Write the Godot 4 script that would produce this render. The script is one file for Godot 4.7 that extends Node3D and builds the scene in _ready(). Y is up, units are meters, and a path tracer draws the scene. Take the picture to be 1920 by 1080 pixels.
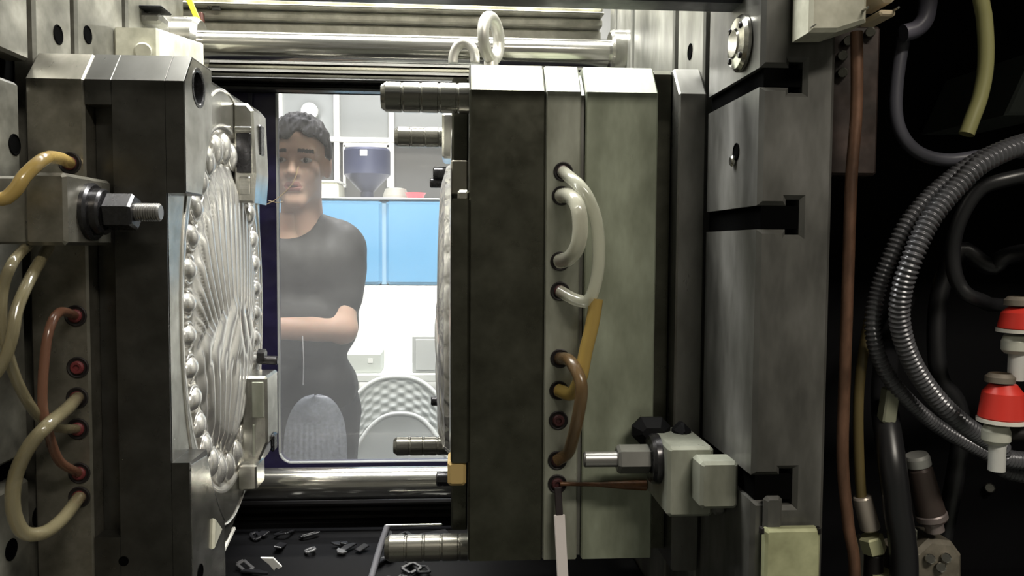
extends Node3D
# Injection moulding machine with its mould open, seen through the operator side.
const F := 1500.0
const EYE := Vector3(0, 1.38, 0)
var cam_basis := Basis.from_euler(Vector3(deg_to_rad(-3.05), deg_to_rad(-3.8), deg_to_rad(0.35)))
var taken := {}
var M := {}
var rng := RandomNumberGenerator.new()
var tex := {}

# ---------------------------------------------------------------- measuring
func P(px: float, py: float, d: float) -> Vector3:      # the point of the plane z = -d that the photograph shows at px, py
	var dir: Vector3 = cam_basis * Vector3((px - 960.0) / F, (540.0 - py) / F, -1.0)
	return EYE + dir * (d / -dir.z)
func X(px: float, d: float, py := 460.0) -> float: return P(px, py, d).x
func Y(py: float, d: float, px := 860.0) -> float: return P(px, py, d).y

# ---------------------------------------------------------------- mesh builder
class MB:
	var v := PackedVector3Array()
	var n := PackedVector3Array()
	var uv := PackedVector2Array()
	var col := PackedColorArray()
	var paint := Color.WHITE
	var colored := false
	func tri(a: Vector3, b: Vector3, c: Vector3, na = null, nb = null, nc = null) -> void:
		var f := (b - a).cross(c - a)
		if f.length_squared() < 1e-20: return
		f = f.normalized()
		v.append_array([a, c, b])
		n.append_array([na if na != null else f, nc if nc != null else f, nb if nb != null else f])
		uv.append_array([Vector2(a.x, a.y), Vector2(c.x, c.y), Vector2(b.x, b.y)])
		col.append_array([paint, paint, paint])
	func quad(a: Vector3, b: Vector3, c: Vector3, d: Vector3) -> void:
		tri(a, b, c); tri(a, c, d)
	func inset(p: PackedVector2Array, b: float) -> PackedVector2Array:
		var r := PackedVector2Array()
		var k := p.size()
		for i in k:
			var e0 := (p[i] - p[(i + k - 1) % k]).normalized()
			var e1 := (p[(i + 1) % k] - p[i]).normalized()
			var n0 := Vector2(-e0.y, e0.x); var n1 := Vector2(-e1.y, e1.x)
			var m := n0 + n1
			var dn := 1.0 + n0.dot(n1)
			r.append(p[i] + (m / maxf(dn, 0.25)) * b)
		return r
	func prism(poly: PackedVector2Array, t: Transform3D, h0: float, h1: float, b := 0.002, cap0 := true, cap1 := true) -> PackedVector2Array:
		var p := poly.duplicate()
		if Geometry2D.is_polygon_clockwise(p): p.reverse()
		var q := inset(p, b)
		var k := p.size()
		var rings := [[q, h0], [p, h0 + b], [p, h1 - b], [q, h1]]
		for r in 3:
			var A: PackedVector2Array = rings[r][0]; var B: PackedVector2Array = rings[r + 1][0]
			var ha: float = rings[r][1]; var hb: float = rings[r + 1][1]
			for i in k:
				var j := (i + 1) % k
				quad(t * Vector3(A[i].x, A[i].y, ha), t * Vector3(A[j].x, A[j].y, ha), t * Vector3(B[j].x, B[j].y, hb), t * Vector3(B[i].x, B[i].y, hb))
		var ix := Geometry2D.triangulate_polygon(q)
		for i in range(0, ix.size(), 3):
			var a := q[ix[i]]; var c := q[ix[i + 1]]; var e := q[ix[i + 2]]
			if (c - a).cross(e - a) < 0.0:
				var sw := c; c = e; e = sw
			if cap1: tri(t * Vector3(a.x, a.y, h1), t * Vector3(c.x, c.y, h1), t * Vector3(e.x, e.y, h1))
			if cap0: tri(t * Vector3(a.x, a.y, h0), t * Vector3(e.x, e.y, h0), t * Vector3(c.x, c.y, h0))
		return q
	func px(poly: PackedVector2Array, x0: float, x1: float, b := 0.002, cap0 := true, cap1 := true) -> PackedVector2Array:   # polygon of (depth, y), run along x
		return prism(poly, Transform3D(Basis(Vector3(0, 0, -1), Vector3(0, 1, 0), Vector3(1, 0, 0)), Vector3.ZERO), x0, x1, b, cap0, cap1)
	func pz(poly: PackedVector2Array, d0: float, d1: float, b := 0.002) -> void:   # polygon of (x, y), run from depth d0 back to d1
		prism(poly, Transform3D.IDENTITY, -d1, -d0, b)
	func box(a: Vector3, c: Vector3, b := 0.002) -> void:
		var lo := Vector3(minf(a.x, c.x), minf(a.y, c.y), minf(a.z, c.z)); var hi := Vector3(maxf(a.x, c.x), maxf(a.y, c.y), maxf(a.z, c.z))
		b = minf(b, minf(hi.x - lo.x, minf(hi.y - lo.y, hi.z - lo.z)) * 0.4)
		prism(PackedVector2Array([Vector2(lo.x + b, lo.y), Vector2(hi.x - b, lo.y), Vector2(hi.x, lo.y + b), Vector2(hi.x, hi.y - b), Vector2(hi.x - b, hi.y), Vector2(lo.x + b, hi.y), Vector2(lo.x, hi.y - b), Vector2(lo.x, lo.y + b)]), Transform3D.IDENTITY, lo.z, hi.z, b)
	func obox(t: Transform3D, size: Vector3, b := 0.002) -> void:
		var s := size * 0.5
		b = minf(b, minf(size.x, minf(size.y, size.z)) * 0.4)
		prism(PackedVector2Array([Vector2(-s.x + b, -s.y), Vector2(s.x - b, -s.y), Vector2(s.x, -s.y + b), Vector2(s.x, s.y - b), Vector2(s.x - b, s.y), Vector2(-s.x + b, s.y), Vector2(-s.x, s.y - b), Vector2(-s.x, -s.y + b)]), t, -s.z, s.z, b)
	func grid(rows: Array, closed := false, flip := false) -> void:    # smooth sheet; rows of equal length; closed wraps each row
		var R := rows.size(); var C: int = rows[0].size()
		var nn := []
		for i in R:
			var line := PackedVector3Array()
			var up: PackedVector3Array = rows[mini(i + 1, R - 1)]; var dn: PackedVector3Array = rows[maxi(i - 1, 0)]; var me: PackedVector3Array = rows[i]
			for j in C:
				var l := me[(j + C - 1) % C] if closed else me[maxi(j - 1, 0)]
				var r := me[(j + 1) % C] if closed else me[mini(j + 1, C - 1)]
				var g := (r - l).cross(up[j] - dn[j])
				if g.length_squared() < 1e-20: g = Vector3.UP
				g = g.normalized()
				line.append(-g if flip else g)
			nn.append(line)
		for i in R - 1:
			for j in (C if closed else C - 1):
				var k := (j + 1) % C
				var a: Vector3 = rows[i][j]; var b: Vector3 = rows[i][k]; var c: Vector3 = rows[i + 1][k]; var d: Vector3 = rows[i + 1][j]
				if flip:
					tri(a, c, b, nn[i][j], nn[i + 1][k], nn[i][k]); tri(a, d, c, nn[i][j], nn[i + 1][j], nn[i + 1][k])
				else:
					tri(a, b, c, nn[i][j], nn[i][k], nn[i + 1][k]); tri(a, c, d, nn[i][j], nn[i + 1][k], nn[i + 1][j])
	func disc(c: Vector3, axis: Vector3, r: float, seg := 20) -> void:
		var w := axis.normalized(); var u := w.cross(Vector3(0.31, 0.84, 0.44)).normalized(); var q := w.cross(u)
		for i in seg:
			var a0 := TAU * i / seg; var a1 := TAU * (i + 1) / seg
			tri(c, c + (u * cos(a0) + q * sin(a0)) * r, c + (u * cos(a1) + q * sin(a1)) * r)
	func lathe(prof: Array, at: Vector3, axis: Vector3, seg := 28, phase := 0.0, smooth := true) -> void:   # prof: [radius, along] from the near end out, sharp between segments
		var w := axis.normalized(); var u := w.cross(Vector3(0.31, 0.84, 0.44)).normalized(); var q := w.cross(u)
		for s in prof.size() - 1:
			var r0: float = prof[s][0]; var t0: float = prof[s][1]; var r1: float = prof[s + 1][0]; var t1: float = prof[s + 1][1]
			for i in seg:
				var a0 := TAU * i / seg + phase; var a1 := TAU * (i + 1) / seg + phase
				var e0 := u * cos(a0) + q * sin(a0); var e1 := u * cos(a1) + q * sin(a1)
				var dn := Vector2(t1 - t0, -(r1 - r0)).normalized()
				var n0 = (e0 * dn.x + w * dn.y).normalized() if smooth else null
				var n1 = (e1 * dn.x + w * dn.y).normalized() if smooth else null
				var A := at + e0 * r0 + w * t0; var B := at + e1 * r0 + w * t0; var C := at + e1 * r1 + w * t1; var D := at + e0 * r1 + w * t1
				tri(A, B, C, n0, n1, n1); tri(A, C, D, n0, n1, n0)
	func rod(a: Vector3, b: Vector3, r: float, seg := 28, bev := 0.002) -> void:
		var L := a.distance_to(b)
		lathe([[0.0, 0.0], [r - bev, 0.0], [r, bev], [r, L - bev], [r - bev, L], [0.0, L]], a, b - a, seg)
	func ball(c: Vector3, bs: Basis, nu := 16, nv := 10) -> void:
		var rows := []
		for i in nv + 1:
			var line := PackedVector3Array()
			var ph := PI * (float(i) / nv) - PI / 2
			for j in nu:
				var th := TAU * j / nu
				line.append(c + bs * Vector3(cos(ph) * cos(th), cos(ph) * sin(th), sin(ph)))
			rows.append(line)
		var inv := bs.inverse().transposed()
		for i in nv:
			for j in nu:
				var k := (j + 1) % nu
				var q := [rows[i][j], rows[i][k], rows[i + 1][k], rows[i + 1][j]]
				var m := []
				for e in q: m.append((inv * (bs.inverse() * (e - c))).normalized())
				tri(q[0], q[1], q[2], m[0], m[1], m[2]); tri(q[0], q[2], q[3], m[0], m[2], m[3])
	func tube(path: PackedVector3Array, r: float, seg := 14, ridge := 0.0, pitch := 0.006) -> void:
		var pts := PackedVector3Array()
		# Catmull-Rom, then even steps
		var raw := PackedVector3Array()
		var k := path.size()
		for i in k - 1:
			var a := path[maxi(i - 1, 0)]; var b := path[i]; var c := path[i + 1]; var d := path[mini(i + 2, k - 1)]
			for s in 16:
				raw.append(b.cubic_interpolate(c, a, d, s / 16.0))
		raw.append(path[k - 1])
		var step := pitch / 4.0 if ridge > 0.0 else maxf(r * 0.6, 0.003)
		var acc := 0.0
		pts.append(raw[0])
		for i in range(1, raw.size()):
			var a := raw[i - 1]; var L := a.distance_to(raw[i])
			while acc + L >= step and L > 1e-9:
				var f := (step - acc) / L
				a = a.lerp(raw[i], f); L = a.distance_to(raw[i]); acc = 0.0
				pts.append(a)
			acc += L
		pts.append(raw[raw.size() - 1])
		var rows := []
		var u := Vector3.ZERO
		for i in pts.size():
			var t := (pts[mini(i + 1, pts.size() - 1)] - pts[maxi(i - 1, 0)]).normalized()
			if i == 0: u = t.cross(Vector3(0.3, 0.5, 0.81)).normalized()
			u = (u - t * u.dot(t)).normalized()
			var w := t.cross(u)
			var rr := r + (ridge * (1.0 if i % 4 < 2 else -1.0) if ridge > 0.0 else 0.0)
			var line := PackedVector3Array()
			for j in seg:
				var th := TAU * j / seg
				line.append(pts[i] + (u * cos(th) + w * sin(th)) * rr)
			rows.append(line)
		grid(rows, true)
		disc(pts[0], pts[0] - pts[1], r, seg)
		disc(pts[pts.size() - 1], pts[pts.size() - 1] - pts[pts.size() - 2], r, seg)
	func commit() -> ArrayMesh:
		var a := []
		a.resize(Mesh.ARRAY_MAX)
		a[Mesh.ARRAY_VERTEX] = v; a[Mesh.ARRAY_NORMAL] = n; a[Mesh.ARRAY_TEX_UV] = uv
		if colored: a[Mesh.ARRAY_COLOR] = col
		var m := ArrayMesh.new()
		m.add_surface_from_arrays(Mesh.PRIMITIVE_TRIANGLES, a)
		return m

func arr(a: Array) -> PackedVector2Array:
	var p := PackedVector2Array()
	for e in a: p.append(Vector2(e[0], e[1]))
	return p

# a flat face of constant x with an oval hole: outer polygon of (depth, y), hole centre and half sizes; side = +1 faces +x
func holed_face(m: MB, outer: PackedVector2Array, c: Vector2, ra: Vector2, x: float, side: float, seg := 96) -> void:
	var angles := []
	for i in seg: angles.append(TAU * i / seg - PI)
	for q in outer: angles.append((q - c).angle())
	angles.sort()
	var o := PackedVector2Array(); var h := PackedVector2Array()
	for a in angles:
		var dir := Vector2(cos(a), sin(a))
		var best := 1e9
		for i in outer.size():
			var hit = Geometry2D.segment_intersects_segment(c, c + dir * 5.0, outer[i], outer[(i + 1) % outer.size()])
			if hit != null: best = minf(best, c.distance_to(hit))
		if best > 1e8: continue
		o.append(c + dir * best)
		var k := 1.0 / sqrt(pow(dir.x / ra.x, 2) + pow(dir.y / ra.y, 2))
		h.append(c + dir * minf(k, best))
	for i in o.size():
		var j := (i + 1) % o.size()
		var A := Vector3(x, h[i].y, -h[i].x); var B := Vector3(x, o[i].y, -o[i].x); var C := Vector3(x, o[j].y, -o[j].x); var D := Vector3(x, h[j].y, -h[j].x)
		if side > 0: m.quad(A, B, C, D)
		else: m.quad(A, D, C, B)

# ---------------------------------------------------------------- materials
func noise_tex(key: String, lo: float, freq: float, octaves: int, kind := FastNoiseLite.TYPE_SIMPLEX_SMOOTH) -> NoiseTexture2D:
	if tex.has(key): return tex[key]
	var f := FastNoiseLite.new()
	f.noise_type = kind; f.seed = key.hash() % 1000; f.frequency = freq; f.fractal_octaves = octaves; f.fractal_gain = 0.6
	var t := NoiseTexture2D.new()
	t.width = 512; t.height = 512; t.seamless = true; t.noise = f
	var g := Gradient.new()
	g.set_color(0, Color(lo, lo, lo * 0.97)); g.set_color(1, Color(1, 1, 1))
	g.add_point(0.55, Color(lo * 0.45 + 0.55, lo * 0.45 + 0.55, lo * 0.45 + 0.54))
	t.color_ramp = g
	tex[key] = t
	return t
func mat(c: Color, rough: float, metal := 0.0, wear := "", scale := Vector3(3, 3, 3), rough_wear := true) -> StandardMaterial3D:
	var m := StandardMaterial3D.new()
	m.albedo_color = c; m.roughness = rough; m.metallic = metal
	if wear != "":
		m.albedo_texture = {"soft": noise_tex("soft", 0.72, 0.008, 5), "grime": noise_tex("grime", 0.42, 0.006, 6), "fine": noise_tex("fine", 0.78, 0.05, 4)}[wear]
		m.uv1_triplanar = true; m.uv1_world_triplanar = true; m.uv1_scale = scale
		if rough_wear:
			m.roughness_texture = noise_tex("sheen", 0.55, 0.012, 5)
			m.roughness_texture_channel = BaseMaterial3D.TEXTURE_CHANNEL_RED
	return m
func clear(m: StandardMaterial3D, alpha: float) -> StandardMaterial3D:      # see-through plastic tubing
	m.transparency = BaseMaterial3D.TRANSPARENCY_ALPHA
	m.albedo_color.a = alpha
	return m
func rgb(r: int, g: int, b: int) -> Color: return Color(r / 255.0, g / 255.0, b / 255.0)

# ---------------------------------------------------------------- nodes
func numbered(called: String) -> String:
	var k: int = taken.get(called, 0)
	taken[called] = k + 1
	return called if k == 0 else "%s_%03d" % [called, k]
func tag(o: Node3D, label: String, category: String, group := "") -> void:
	o.set_meta("label", label); o.set_meta("category", category); o.set_meta("kind", "thing")
	if group != "": o.set_meta("group", group)
func thing(called: String, label: String, category: String, group := "", at := Vector3.ZERO) -> Node3D:
	var o := Node3D.new()
	o.name = numbered(called); o.position = at
	add_child(o, true); tag(o, label, category, group)
	return o
func part(parent: Node, called: String, m: MB, material: Material, label := "") -> MeshInstance3D:
	var o := MeshInstance3D.new()
	o.mesh = m.commit(); o.material_override = material
	o.cast_shadow = GeometryInstance3D.SHADOW_CASTING_SETTING_ON
	o.name = numbered(called) if parent == self else called
	parent.add_child(o, true)
	if parent is Node3D and parent != self: o.position = Vector3.ZERO - offset_of(parent)
	if label != "": o.set_meta("label", label)
	return o
func offset_of(p: Node) -> Vector3:
	var s := Vector3.ZERO
	while p != self and p != null:
		s += (p as Node3D).position; p = p.get_parent()
	return s
func solo(called: String, m: MB, material: Material, label: String, category: String, group := "") -> MeshInstance3D:
	var o := part(self, called, m, material)
	tag(o, label, category, group)
	return o
func struct(called: String, m: MB, material: Material) -> MeshInstance3D:
	var o := part(self, called, m, material)
	o.set_meta("kind", "structure")
	return o
func path(pts: Array) -> PackedVector3Array:        # [px, py, depth] ...
	var r := PackedVector3Array()
	for p in pts: r.append(p if p is Vector3 else P(p[0], p[1], p[2]))
	return r

# ================================================================ scene
func _ready() -> void:
	rng.seed = 7
	set_view()
	make_materials()
	hall()
	back_room()
	guard_door()
	fixed_platen()
	moving_platen()
	top_works()
	bed_and_tray()
	cavity_half()
	core_half()
	clamps()
	left_hoses()
	right_works()
	person()

func set_view() -> void:
	var c := Camera3D.new()
	c.name = "camera"; c.position = EYE; c.basis = cam_basis
	c.fov = rad_to_deg(2.0 * atan(540.0 / F)); c.near = 0.05; c.far = 60.0
	add_child(c); c.current = true
	var e := Environment.new()
	e.background_mode = Environment.BG_COLOR; e.background_color = Color(0.02, 0.02, 0.022)
	e.tonemap_mode = Environment.TONE_MAPPER_LINEAR; e.tonemap_exposure = 1.0
	e.sdfgi_enabled = true; e.ssao_enabled = true; e.ssil_enabled = true
	var w := WorldEnvironment.new()
	w.name = "world"; w.environment = e
	add_child(w)
	# fluorescent fittings: over the machine, over the aisle behind it, and an added fill over the operator
	fitting(Vector3(0.05, 3.0, -1.34), Vector2(2.4, 0.5), 19.0, rgb(252, 252, 246), "long white tube fitting hung straight above the open mould")
	fitting(Vector3(-0.5, 3.4, -2.75), Vector2(1.8, 0.3), 8.5, rgb(250, 250, 255), "white tube fitting over the aisle behind the guard door")
	fitting(Vector3(-0.4, 3.4, -4.1), Vector2(1.8, 0.3), 6.5, rgb(255, 252, 246), "white tube fitting nearest the office partition")
	fitting(Vector3(1.0, 3.4, 1.3), Vector2(1.2, 0.3), 9.0, rgb(255, 247, 232), "added unseen fill light in a white tube fitting over the operator's side")

func fitting(at: Vector3, size: Vector2, energy: float, tint: Color, label: String) -> void:
	var t := thing("ceiling_light", label, "light", "tube fittings", at)
	var m := MB.new()
	m.box(at + Vector3(-size.x / 2, 0.02, -size.y / 2), at + Vector3(size.x / 2, 0.07, size.y / 2), 0.008)
	part(t, "housing", m, mat(rgb(225, 225, 220), 0.5))
	for s in [-1, 1]:
		m = MB.new(); m.rod(at + Vector3(s * size.x * 0.4, 0.07, 0), Vector3(at.x + s * size.x * 0.4, 4.2, at.z), 0.006, 8)
		part(t, "hanger", m, mat(rgb(150, 150, 150), 0.4, 0.6))
	var g := mat(tint, 0.4)
	g.emission_enabled = true; g.emission = tint; g.emission_energy_multiplier = 3.0
	for s in [-1, 1]:
		m = MB.new()
		m.rod(at + Vector3(-size.x * 0.48, 0.0, s * size.y * 0.22), at + Vector3(size.x * 0.48, 0.0, s * size.y * 0.22), 0.016, 12)
		part(t, "tube", m, g)
	var l := AreaLight3D.new()
	l.name = "tube_light"; l.area_size = size; l.light_energy = energy; l.light_color = tint
	l.area_range = 14.0; l.area_attenuation = 2.0; l.shadow_enabled = true
	l.rotation = Vector3(-PI / 2, 0, 0); l.position = Vector3(0, -0.022, 0)
	t.add_child(l)

func make_materials() -> void:
	M.steel_left = mat(rgb(150, 146, 136), 0.42, 0.75, "soft", Vector3(4, 4, 4))
	M.plate_dark = mat(rgb(78, 77, 74), 0.42, 0.7, "soft", Vector3(3, 3, 3))
	M.plate_core = mat(rgb(84, 84, 74), 0.42, 0.75, "soft", Vector3(3, 3, 3))
	M.plate_green = mat(rgb(158, 164, 146), 0.45, 0.25, "soft", Vector3(3, 1.2, 3))
	M.plate_grey = mat(rgb(165, 167, 155), 0.45, 0.3, "soft", Vector3(3, 1.2, 3))
	M.plate_clamp = mat(rgb(128, 127, 123), 0.45, 0.45, "soft", Vector3(3, 1.2, 3))
	M.polished = mat(rgb(232, 230, 225), 0.24, 0.78)
	M.pale_steel = mat(rgb(214, 212, 204), 0.45, 0.7)
	M.parting = mat(rgb(205, 203, 196), 0.28, 0.9, "soft", Vector3(3, 3, 3))
	M.chrome = mat(rgb(214, 212, 206), 0.22, 0.95, "fine", Vector3(0.3, 6, 6))
	M.rail = mat(rgb(140, 138, 130), 0.33, 0.8, "soft", Vector3(0.6, 5, 5))
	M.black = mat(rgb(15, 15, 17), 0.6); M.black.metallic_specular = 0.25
	M.recess_shade = mat(rgb(8, 8, 8), 0.9); M.recess_shade.metallic_specular = 0.05  # near black that paints the shade inside holes and slots
	M.navy = mat(rgb(38, 34, 66), 0.5, 0.0, "soft")
	M.beam = mat(rgb(36, 37, 46), 0.5, 0.0, "soft")
	M.platen = mat(rgb(140, 138, 129), 0.5, 0.2, "grime", Vector3(2, 2, 2))
	M.platen_right = mat(rgb(176, 175, 168), 0.5, 0.2, "grime", Vector3(2, 0.7, 2))
	M.platen_dark = mat(rgb(128, 127, 124), 0.5, 0.25, "grime", Vector3(2, 0.7, 2))
	M.bolt = mat(rgb(72, 71, 74), 0.35, 0.8, "fine", Vector3(6, 6, 6))
	M.thread = mat(rgb(150, 148, 146), 0.35, 0.85)
	M.cream = mat(rgb(222, 220, 204), 0.5, 0.0, "soft")
	M.port = mat(rgb(30, 26, 26), 0.5, 0.3)
	M.port_red = mat(rgb(98, 38, 40), 0.5)
	M.port_maroon = mat(rgb(66, 30, 32), 0.5)
	M.hose_clear = mat(rgb(136, 127, 98), 0.18)
	M.hose_clear.clearcoat_enabled = true; M.hose_clear.clearcoat = 0.8; M.hose_clear.clearcoat_roughness = 0.1
	M.hose_yellow = mat(rgb(168, 142, 82), 0.2)
	M.hose_pink = mat(rgb(118, 82, 64), 0.2)
	for e in [["hose_clear", 0.62], ["hose_yellow", 0.8], ["hose_pink", 0.72]]: clear(M[e[0]], e[1])
	M.hose_black = mat(rgb(30, 30, 32), 0.35)
	M.conduit = mat(rgb(96, 96, 100), 0.28, 0.3)
	M.copper = mat(rgb(140, 104, 84), 0.5, 0.3, "grime", Vector3(5, 2, 5))

# shallow disc on a face, near black for the shade inside a hole
func bore(parent: Node, called: String, c: Vector3, axis: Vector3, r: float) -> void:
	var m := MB.new()
	m.lathe([[r * 1.12, 0.0], [r * 1.12, 0.0006], [r, 0.0012], [r * 0.92, 0.0002], [0.0, 0.0002]], c, axis, 20)
	part(parent, called, m, M.recess_shade)

# ---------------------------------------------------------------- the hall
func hall() -> void:
	var m := MB.new()
	m.box(Vector3(-4.2, -0.15, -5.4), Vector3(4.2, 0, 3.2))
	struct("floor", m, mat(rgb(128, 132, 126), 0.5, 0.0, "grime"))
	m = MB.new(); m.box(Vector3(-4.2, 4.2, -5.4), Vector3(4.2, 4.35, 3.2))
	struct("ceiling", m, mat(rgb(190, 190, 186), 0.8))
	m = MB.new(); m.box(Vector3(-4.2, 0, -5.4), Vector3(-4.05, 4.2, 3.2))
	struct("wall_left", m, mat(rgb(186, 186, 180), 0.8))
	m = MB.new(); m.box(Vector3(4.05, 0, -5.4), Vector3(4.2, 4.2, 3.2))
	struct("wall_right", m, mat(rgb(150, 150, 146), 0.8))
	m = MB.new(); m.box(Vector3(-4.05, 0, 3.05), Vector3(4.05, 4.2, 3.2))
	struct("wall_front", m, mat(rgb(104, 103, 98), 0.8))

func back_room() -> void:
	# office partition: white mullions and grey panes
	var D := 5.0
	var wall := MB.new()
	wall.box(Vector3(-4.05, 0, -5.4), Vector3(4.05, 4.2, -5.12))
	var wb := struct("wall_back", wall, mat(rgb(200, 200, 196), 0.7))
	var white := mat(rgb(236, 236, 230), 0.5)
	var pane_a := mat(rgb(144, 147, 146), 0.25); var pane_b := mat(rgb(92, 91, 88), 0.3)
	var cols := [300.0, 415.0, 524.0, 632.0, 734.0, 850.0, 960.0]
	for i in cols.size() - 1:
		for k in 2:
			var y0: float = [265.0, 70.0][k]; var y1: float = [480.0, 265.0][k]
			var m := MB.new()
			m.box(P(cols[i] + 5, y1, D + 0.04), P(cols[i + 1] - 5, y0, D + 0.07), 0.004)
			part(wb, "pane", m, pane_b if k == 0 else pane_a)
	for x in cols:
		var m := MB.new(); m.box(Vector3(X(x, D) - 0.017, Y(480, D), -D - 0.06), Vector3(X(x, D) + 0.017, Y(70, D), -D), 0.004)
		part(wb, "mullion", m, white)
	for y in [70.0, 265.0, 480.0]:
		var m := MB.new(); m.box(Vector3(X(300, D), Y(y, D) - 0.016, -D - 0.055), Vector3(X(960, D), Y(y, D) + 0.016, -D + 0.002), 0.004)
		part(wb, "transom", m, white)
	# inner sash
	var sash := MB.new()
	for e in [[643.0, 272.0, 649.0, 352.0], [725.0, 272.0, 731.0, 352.0], [643.0, 270.0, 731.0, 276.0]]:
		sash.box(P(e[0], e[3], D - 0.005), P(e[2], e[1], D + 0.03), 0.003)
	part(wb, "sash", sash, white)
	# glowing stand-in for a lamp reflected in the partition panes
	var at := P(580, 208, D - 0.03)
	var t := thing("lamp_reflection", "small round glowing stand-in for a lamp reflection high on the office partition above the person's head", "lamp", "", at)
	var m := MB.new(); m.lathe([[0.0, 0.0], [0.05, 0.0], [0.05, 0.03], [0.0, 0.03]], at + Vector3(0, 0, -0.03), Vector3(0, 0, 1), 24)
	part(t, "base", m, white)
	m = MB.new(); m.ball(at + Vector3(0, 0, 0.012), Basis.from_scale(Vector3(0.034, 0.034, 0.026)))
	var g := mat(rgb(255, 255, 250), 0.3); g.emission_enabled = true; g.emission = rgb(255, 255, 250); g.emission_energy_multiplier = 2.5
	part(t, "globe", m, g)
	var o := OmniLight3D.new(); o.name = "reflection_light"; o.light_energy = 0.04; o.light_size = 0.04; o.omni_range = 10; o.omni_attenuation = 2.0; o.shadow_enabled = true
	o.position = Vector3(0, 0, 0.09); t.add_child(o)
	# the blue and white machine opposite
	var d0 := 3.3; var d1 := 4.3
	var top := Y(376, d0); var mid := Y(536, d0)
	t = thing("moulding_machine", "blue panelled machine with a white lower body standing behind the person", "machine")
	m = MB.new(); m.box(Vector3(X(480, d0), 0.08, -d1), Vector3(X(1010, d0), mid, -d0), 0.01)
	part(t, "lower_body", m, mat(rgb(242, 242, 236), 0.5))
	m = MB.new(); m.box(Vector3(X(480, d0), 0, -d1 + 0.04), Vector3(X(1010, d0), 0.08, -d0 - 0.04), 0.01)
	part(t, "plinth", m, M.black)
	var blue := mat(rgb(108, 166, 206), 0.45)
	for e in [[482.0, 716.0], [724.0, 1008.0]]:
		m = MB.new(); m.box(Vector3(X(e[0], d0), mid + 0.004, -d1), Vector3(X(e[1], d0), top, -d0 + 0.006), 0.012)
		part(t, "blue_panel", m, blue)
	m = MB.new(); m.box(Vector3(X(714, d0), mid + 0.004, -d1), Vector3(X(726, d0), top - 0.004, -d0 - 0.01), 0.003)
	part(t, "seam_strip", m, mat(rgb(150, 186, 210), 0.5))
	m = MB.new(); m.box(Vector3(X(480, d0), top, -d1), Vector3(X(1010, d0), top + 0.008, -d0 + 0.012), 0.003)
	part(t, "top_sheet", m, mat(rgb(226, 228, 224), 0.5))
	var tt := top + 0.008
	# dryer hopper
	var hd := 3.75
	var hx := X(689, hd); var hc := Vector3(hx, 0, -hd)
	t = thing("dryer_hopper", "dark blue grey funnel hopper with a white label on top of the blue machine", "hopper", "", Vector3(hx, tt, -hd))
	var hm := mat(rgb(74, 78, 100), 0.4, 0.2)
	m = MB.new(); m.lathe([[0.0, Y(282, hd)], [0.1, Y(282, hd)], [0.106, Y(286, hd)], [0.106, Y(330, hd)]].map(func(e): return [e[0], Y(282, hd) - e[1]]), hc + Vector3(0, Y(282, hd), 0), Vector3(0, -1, 0), 32)
	part(t, "drum", m, hm)
	m = MB.new(); m.lathe([[0.106, 0.0], [0.03, Y(330, hd) - Y(362, hd)], [0.03, Y(330, hd) - tt - 0.012], [0.0, Y(330, hd) - tt - 0.012]], hc + Vector3(0, Y(330, hd), 0), Vector3(0, -1, 0), 32)
	part(t, "cone", m, mat(rgb(62, 64, 82), 0.35, 0.3))
	m = MB.new(); m.box(hc + Vector3(-0.07, tt, -0.06), hc + Vector3(0.07, tt + 0.016, 0.06), 0.003)
	part(t, "foot_plate", m, hm)
	m = MB.new(); m.box(hc + Vector3(-0.02, Y(299, hd), 0.1), hc + Vector3(0.012, Y(288, hd), 0.1075), 0.001)
	part(t, "label_plate", m, white, "white label")
	# goods on the machine top
	var bd := 3.6
	m = MB.new(); m.box(Vector3(X(570, bd), tt, -bd - 0.2), Vector3(X(635, bd), Y(344, bd), -bd), 0.01)
	t = thing("beige_control_box", "low beige box on the blue machine left of the hopper", "box")
	part(t, "case", m, mat(rgb(206, 204, 186), 0.5))
	m = MB.new(); m.box(Vector3(X(566, bd), Y(344, bd), -bd - 0.21), Vector3(X(638, bd), Y(341, bd), -bd + 0.01), 0.002)
	part(t, "lid", m, white)
	m = MB.new(); m.lathe([[0.0, 0.0], [0.055, 0.0], [0.055, 0.02], [0.045, 0.05], [0.02, 0.055], [0.0, 0.055]], Vector3(X(742, 3.5), tt, -3.5), Vector3.UP, 20)
	solo("grey_tin", m, mat(rgb(150, 148, 138), 0.5), "squat grey tin between the hopper and the red bowl", "tin")
	var bc := Vector3(X(779, 3.42), tt, -3.42)
	m = MB.new(); m.lathe([[0.0, 0.0], [0.03, 0.0], [0.043, 0.028], [0.046, 0.029], [0.042, 0.027], [0.028, 0.004], [0.0, 0.004]], bc, Vector3.UP, 28)
	solo("red_bowl", m, mat(rgb(226, 84, 96), 0.4), "small red plastic bowl on the edge of the blue machine", "bowl")
	# bench with boxes
	var ed := 2.95
	var by := Y(699, ed)
	t = thing("work_bench", "pale bench behind the woven chair carrying two small boxes", "bench")
	m = MB.new(); m.box(Vector3(X(640, ed), by - 0.03, -ed - 0.25), Vector3(X(960, ed), by, -ed + 0.02), 0.004)
	part(t, "bench_top", m, mat(rgb(220, 222, 216), 0.5))
	for e in [[650.0, 0.0], [950.0, 0.0], [650.0, 0.2], [950.0, 0.2]]:
		m = MB.new(); m.box(Vector3(X(e[0], ed) - 0.015, 0, -ed - e[1] - 0.03), Vector3(X(e[0], ed) + 0.015, by - 0.03, -ed - e[1]), 0.002)
		part(t, "leg", m, mat(rgb(190, 192, 188), 0.5))
	t = thing("parts_carton", "small pale carton with a bright square mark on the bench beside the person", "box")
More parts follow.
